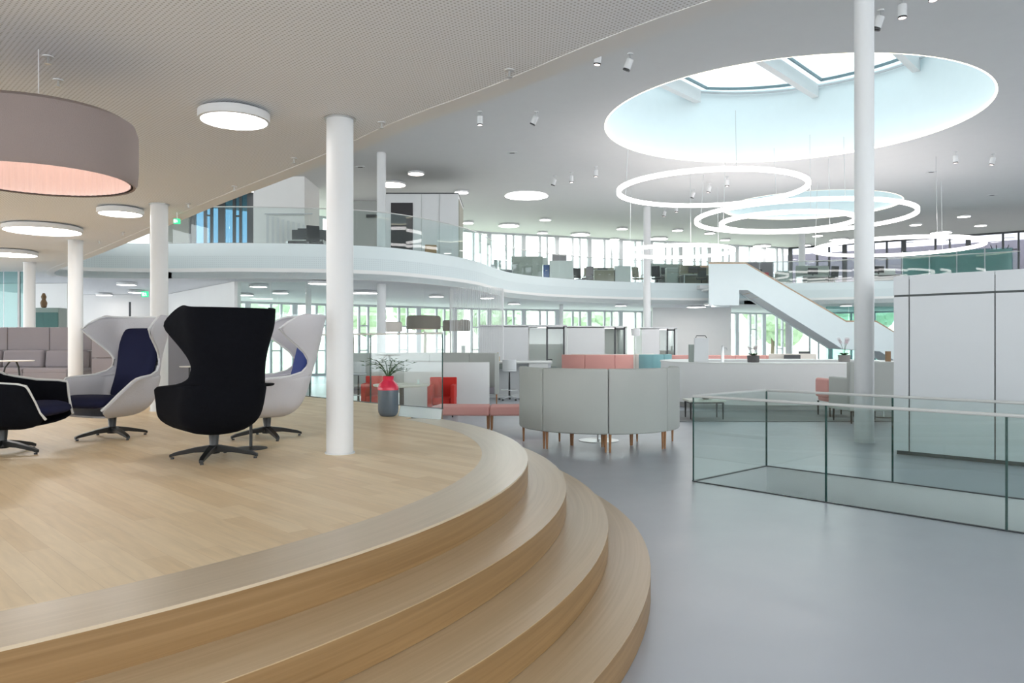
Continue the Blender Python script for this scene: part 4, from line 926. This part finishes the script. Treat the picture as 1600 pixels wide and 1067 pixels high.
for px, py, big, l in ((650, 272, 0, 'warm round lamp above the gallery cabin'), (612, 289, 1, 'wide warm round lamp partly behind the tall column left of the gallery cabin'), (721, 301, 0, 'round lamp at the right corner of the gallery cabin roof'),
        (401, 299, 0, 'round lamp above the blue glazing at the left end of the gallery'), (795, 353, 1, 'wide round lamp above the sage grey gallery cupboard'), (852, 344, 0, 'small round lamp right of the wide lamp above the sage cupboard'),
        (847.5, 364.4, 0, 'small round lamp just above the gallery windows over the blue cabinet'), (906.6, 367, 1, 'wide round lamp above the dark gallery chairs'), (972, 358, 0, 'small round lamp upper left of the slim tall column'),
        (960, 374.4, 0, 'small round lamp lower left of the slim tall column'), (989, 381, 0, 'small round lamp touching the faint low ring lamp'), (731, 348.7, 0, 'small round lamp just right of the gallery cabin'),
        (1029, 373.5, 1, 'wide round lamp just right of the slim tall column'), (1058.7, 360.3, 0, 'small round lamp right of the slim tall column, above the low ring lamp'), (1109, 365, 0, 'small round lamp under the large double ring, left of the landing'),
        (1132.8, 375.3, 0, 'small round lamp above the stair landing'), (1190.7, 384.7, 1, 'wide round lamp above the lilac grey desk screen'), (1277.5, 368.8, 0, 'small round lamp left of the tall column under the middle rings'),
        (1259.7, 383.8, 0, 'small round lamp beside the gallery column right of the stair'), (1337, 355, 0, 'small round lamp half hidden by the tall column'), (1311, 375, 1, 'wide round lamp above the left end of the right ring lamp'),
        (1430.7, 351.5, 0, 'small round lamp right of the large ring, above the right ring'), (1506, 338.8, 0, 'round lamp upper right, highest above the right ring lamp'), (1532, 353, 0, 'round lamp right of the right ring lamp, lower than its neighbour'),
        (1470.6, 364, 1, 'wide round lamp just above the right ring lamp'), (1577, 373, 0, 'small round lamp at the far right above the coat stand'), (1419, 380, 0, 'small round lamp seen inside the right ring, left one'), (1494, 376, 1, 'round lamp seen inside the right ring, right one')):
    z = ZC-.09; x, y = G(px, py, z); disc_lamp(l, x, y, ZC, .55 if big else .30, gu, py < 300 and px > 500)
x, y = G(822.5, 306, ZC-.02)
t = thing('flush_glow_disc', 'very wide flush glowing disc in the upper ceiling left of the ring lamps', 'lamp', (x, y, ZC)); MB().lathe([(.88, -.005), (.93, -.03), (.90, -.04)], seg=64, cap=False).build('rim', M['white'], t); MB().lathe([(0, -.03), (.90, -.03)], seg=64, cap=False).build('diffuser', M['lamp'], t)  # glowing disc in place of a small skylight opening

def ring_lamp(label, x, y, H, R):
    z = CH+H; t = thing('ring_pendant', label, 'lamp', (x, y, z), 0, 'suspended ring lamps')
    MB().torus((0, 0, 0), R, .11, .11).build('light_tube', M['ring'], t); MB().torus((0, 0, .06), R, .03, .03).build('housing', M['white'], t)
    for a in (.5, 2.6, 4.7):
        q = (R*math.cos(a), R*math.sin(a)); MB().tube([(q[0], q[1], .07), (q[0]*.97, q[1]*.97, ZC-z)], .008, 6).build('cable', M['steel'], t)
ring_lamp('upper left ring lamp hanging just below the large skylight', 5.98, 23.1, 4.6, 2.75)
ring_lamp('largest ring lamp hanging in the middle of the cluster in front of the far skylight', 10.0, 26.5, 4.3, 3.55)
ring_lamp('smaller ring lamp nested inside the largest ring lamp', 8.87, 24.8, 3.88, 2.05)
ring_lamp('lowest left ring lamp in front of the gallery windows', 6.44, 29.6, 3.5, 2.03)
ring_lamp('right hand ring lamp crossing behind the tall column', 14.1, 28.2, 3.5, 2.8)

def drum(label, x, y, zb, R, h, zc, m, group='felt drum pendants', n=72, lights=True):
    t = thing('drum_pendant', label, 'lamp', (x, y, zb), 0, group)
    c = min(.10, h*.22)
    MB().lathe([(R-.035, .0), (R-.02, -.004), (R-.006, .02), (R, c), (R, h-c), (R-.02, h-.03), (R-.07, h), (R-.10, h), (R-.06, h-.02)], seg=n, cap=False).build('shade', m, t)
    ln = MB(); vs = []; N = 160
    for j in range(N):
        rr = R-.045-(.010 if j % 2 else 0); a = 2*pi*j/N
        vs += [(rr*math.cos(a), rr*math.sin(a), .004), (rr*math.cos(a), rr*math.sin(a), h-.03)]
    ln.add(vs, [(2*j, 2*((j+1) % N), 2*((j+1) % N)+1, 2*j+1) for j in range(N)]); ln.build('pleated_lining', M['shadein'], t)
    MB().lathe([(0, h-.09), (R-.09, h-.09)], seg=n, cap=False).build('diffuser', M['drumlamp'], t)
    MB().lathe([(0, h-.05), (R-.08, h-.05)], seg=n, cap=False).build('light_stop', m, t)  # opaque disc added to keep the diffuser glow off the ceiling
    MB().tube([(0, 0, h-.05), (0, 0, zc-zb)], .003, 8).build('stem', M['white'], t)
drum('big mauve felt drum pendant with pink pleated lining at the upper left', -3.07, 4.98, 2.68, .585, .42, ZL, M['shade'])
drum('wide taupe felt drum pendant above the platform glass right end', XA(662, 27), 27, ZA(514, 27), .60, .46, ZL, M['greyfelt'])
drum('taupe drum pendant left of the first cabin, partly behind the string curtain', XA(707, 33), 33, ZA(517, 33), .42, .46, ZL, M['greyfelt'])
drum('small taupe drum pendant next to the left corner of the first cabin', XA(726, 31), 31, ZA(517, 31), .22, .46, ZL, M['greyfelt'])
drum('brownish drum pendant seen between the black and the blue-cushioned wing chairs', XA(434, 29), 29, ZA(518, 29), .36, .42, ZL, M['greyfelt'])
drum('pale orange-brown drum pendant right of the front column', XA(612, 33), 33, ZA(518, 33), .45, .42, ZL, M['cream'])

def spot(label, px, py, zt, tilt=0, onl=True):
    z = ZC-.27; x, y = G(px, py, z); t = thing('ceiling_spotlight', label, 'spotlight', (x, y, ZC), 0, 'white cylindrical ceiling spotlights')
    MB().lathe([(.06, -.025), (.06, -.001)], seg=24).build('mounting_plate', M['white'], t); MB().tube([(0, 0, -.02), (0, 0, -.15)], .012).build('stem', M['steel'], t)
    b = MB().lathe([(.02, .0), (.075, -.01), (.075, -.24), (.068, -.25)], seg=28, cap=False).build('housing', M['white'], t); b.location = (0, 0, -.12); b.rotation_euler = (tilt*.4, tilt, 0)
    MB().lathe([(0, -.235), (.066, -.235)], seg=28, cap=False).build('lens', M['spot'] if onl else M['black'], b)
    MB().lathe([(.070, -.247), (.076, -.252), (.076, -.225), (.0765, -.22)], seg=28, cap=False).build('trim_ring', M['black'], b)
for px, py, ti, l in ((750, 190, 0, 'ceiling spotlight left one of the pair right of the front column'), (838, 190, .45, 'tilted ceiling spotlight right of the upright one, left of the skylight'), (985, 103, .35, 'tilted ceiling spotlight at the upper left rim of the skylight'),
        (935, 94, .1, 'ceiling spotlight peeping past the edge of the low ceiling'), (1376, 38, .3, 'tilted pale spotlight right of the tall column near the top'), (1410, 20, 0, 'lit spotlight at the top, right of the tall column'), (1458, -8, 0, 'spotlight cut by the top edge of the photo'),
        (867, 286, .3, 'leftmost of three small spotlights above the wide lamps'), (893, 281, 0, 'middle of three small spotlights left of the upper left ring'), (931, 272, 0, 'rightmost of three small spotlights left of the upper left ring'),
        (1493, 250, 0, 'lit spotlight at the right below the skylight'), (1552, 253, .2, 'rightmost spotlight near the right edge'), (1136, 287, 0, 'lit spotlight seen inside the upper left ring, right one'), (1109, 297, .2, 'spotlight seen inside the upper left ring, middle one'), (1084, 306, .3, 'spotlight seen inside the upper left ring, left one'),
        (1057, 328, 0, 'tiny spotlight below the upper left ring, right one'), (1039, 335, .2, 'tiny spotlight below the upper left ring next to the slim column')):
    spot(l, px, py, 0, ti, ti < .25)
def sprinkler(label, px, py, zc):
    z = zc-.04; x, y = G(px, py, z); t = thing('ceiling_sensor', label, 'sprinkler', (x, y, zc), 0, 'sprinkler heads')
    MB().lathe([(.035, -.001), (.035, -.008), (.012, -.012)], seg=20).build('rosette', M['white'], t); MB().lathe([(.008, -.008), (.008, -.045), (.02, -.05), (.02, -.055)], seg=16).build('head', M['steel'], t)
for px, py, l in ((75, 97, 'sprinkler head above the drum pendant, larger one'), (91, 133, 'sprinkler head just above the drum pendant rim'), (796, 118, 'sprinkler head near the edge of the perforated ceiling at top centre'), (596, 198, 'sprinkler head right of the front column top'),
        (459, 253, 'sprinkler head left of the front column'), (366, 296, 'sprinkler head above the blue gallery glazing'), (294, 323, 'sprinkler head next to the green exit sign'), (192, 366, 'sprinkler head below the small round lamp'), (155, 379, 'sprinkler head above the third column')):
    sprinkler(l, px, py, ZL)
for px, py, l in ((800, 239, 'flat ceiling diffuser above the flush glowing disc'), (1455, 269, 'slim ceiling diffuser right of the tall column, left one'), (1550, 305, 'slim ceiling diffuser near the right edge, lower one'), (563, 261, 'flat ceiling diffuser right of the front column')):
    x, y = G(px, py, ZC-.02); t = thing('ceiling_diffuser', l, 'vent', (x, y, ZC)); MB().box((0, 0, -.012), (.30, .18, .02)).build('plate', M['white'], t); MB().box((0, 0, -.026), (.16, .08, .01)).build('slot', M['black'], t)
def exit_sign(label, x, y, z, w, zc):
    t = thing('exit_sign', label, 'sign', (x, y, z)); h = w*.85
    MB().box((0, .03, h/2), (w, .05, h)).build('panel', M['exitg'], t)
    b = MB().box((-.22*w, -.0, h*.5), (w*.28, .01, h*.62)); b.build('door_symbol', M['exitw'], t)
    r_ = MB().lathe([(0, -.05*w), (.05*w, 0), (0, .05*w)], (.12*w, 0, h*.76), 10)
    r_.tube([(.12*w, 0, h*.68), (.16*w, 0, h*.45)], .045*w); r_.tube([(.16*w, 0, h*.45), (.02*w, 0, h*.2)], .03*w); r_.tube([(.16*w, 0, h*.45), (.30*w, 0, h*.22)], .03*w); r_.tube([(0, 0, h*.6), (.28*w, 0, h*.55)], .022*w)
    r_.build('running_figure', M['exitw'], t)
    MB().tube([(0, .03, h), (0, .03, zc-z)], .008).build('hanger', M['white'], t)
x, y, z = at(275, 349, 11.2); exit_sign('green exit sign hanging right of the second column', x, y, z, .085, ZL)
x, y, z = at(226, 464, 27.5); exit_sign('small far green exit sign left of the second column', x, y, z, .24, ZL)
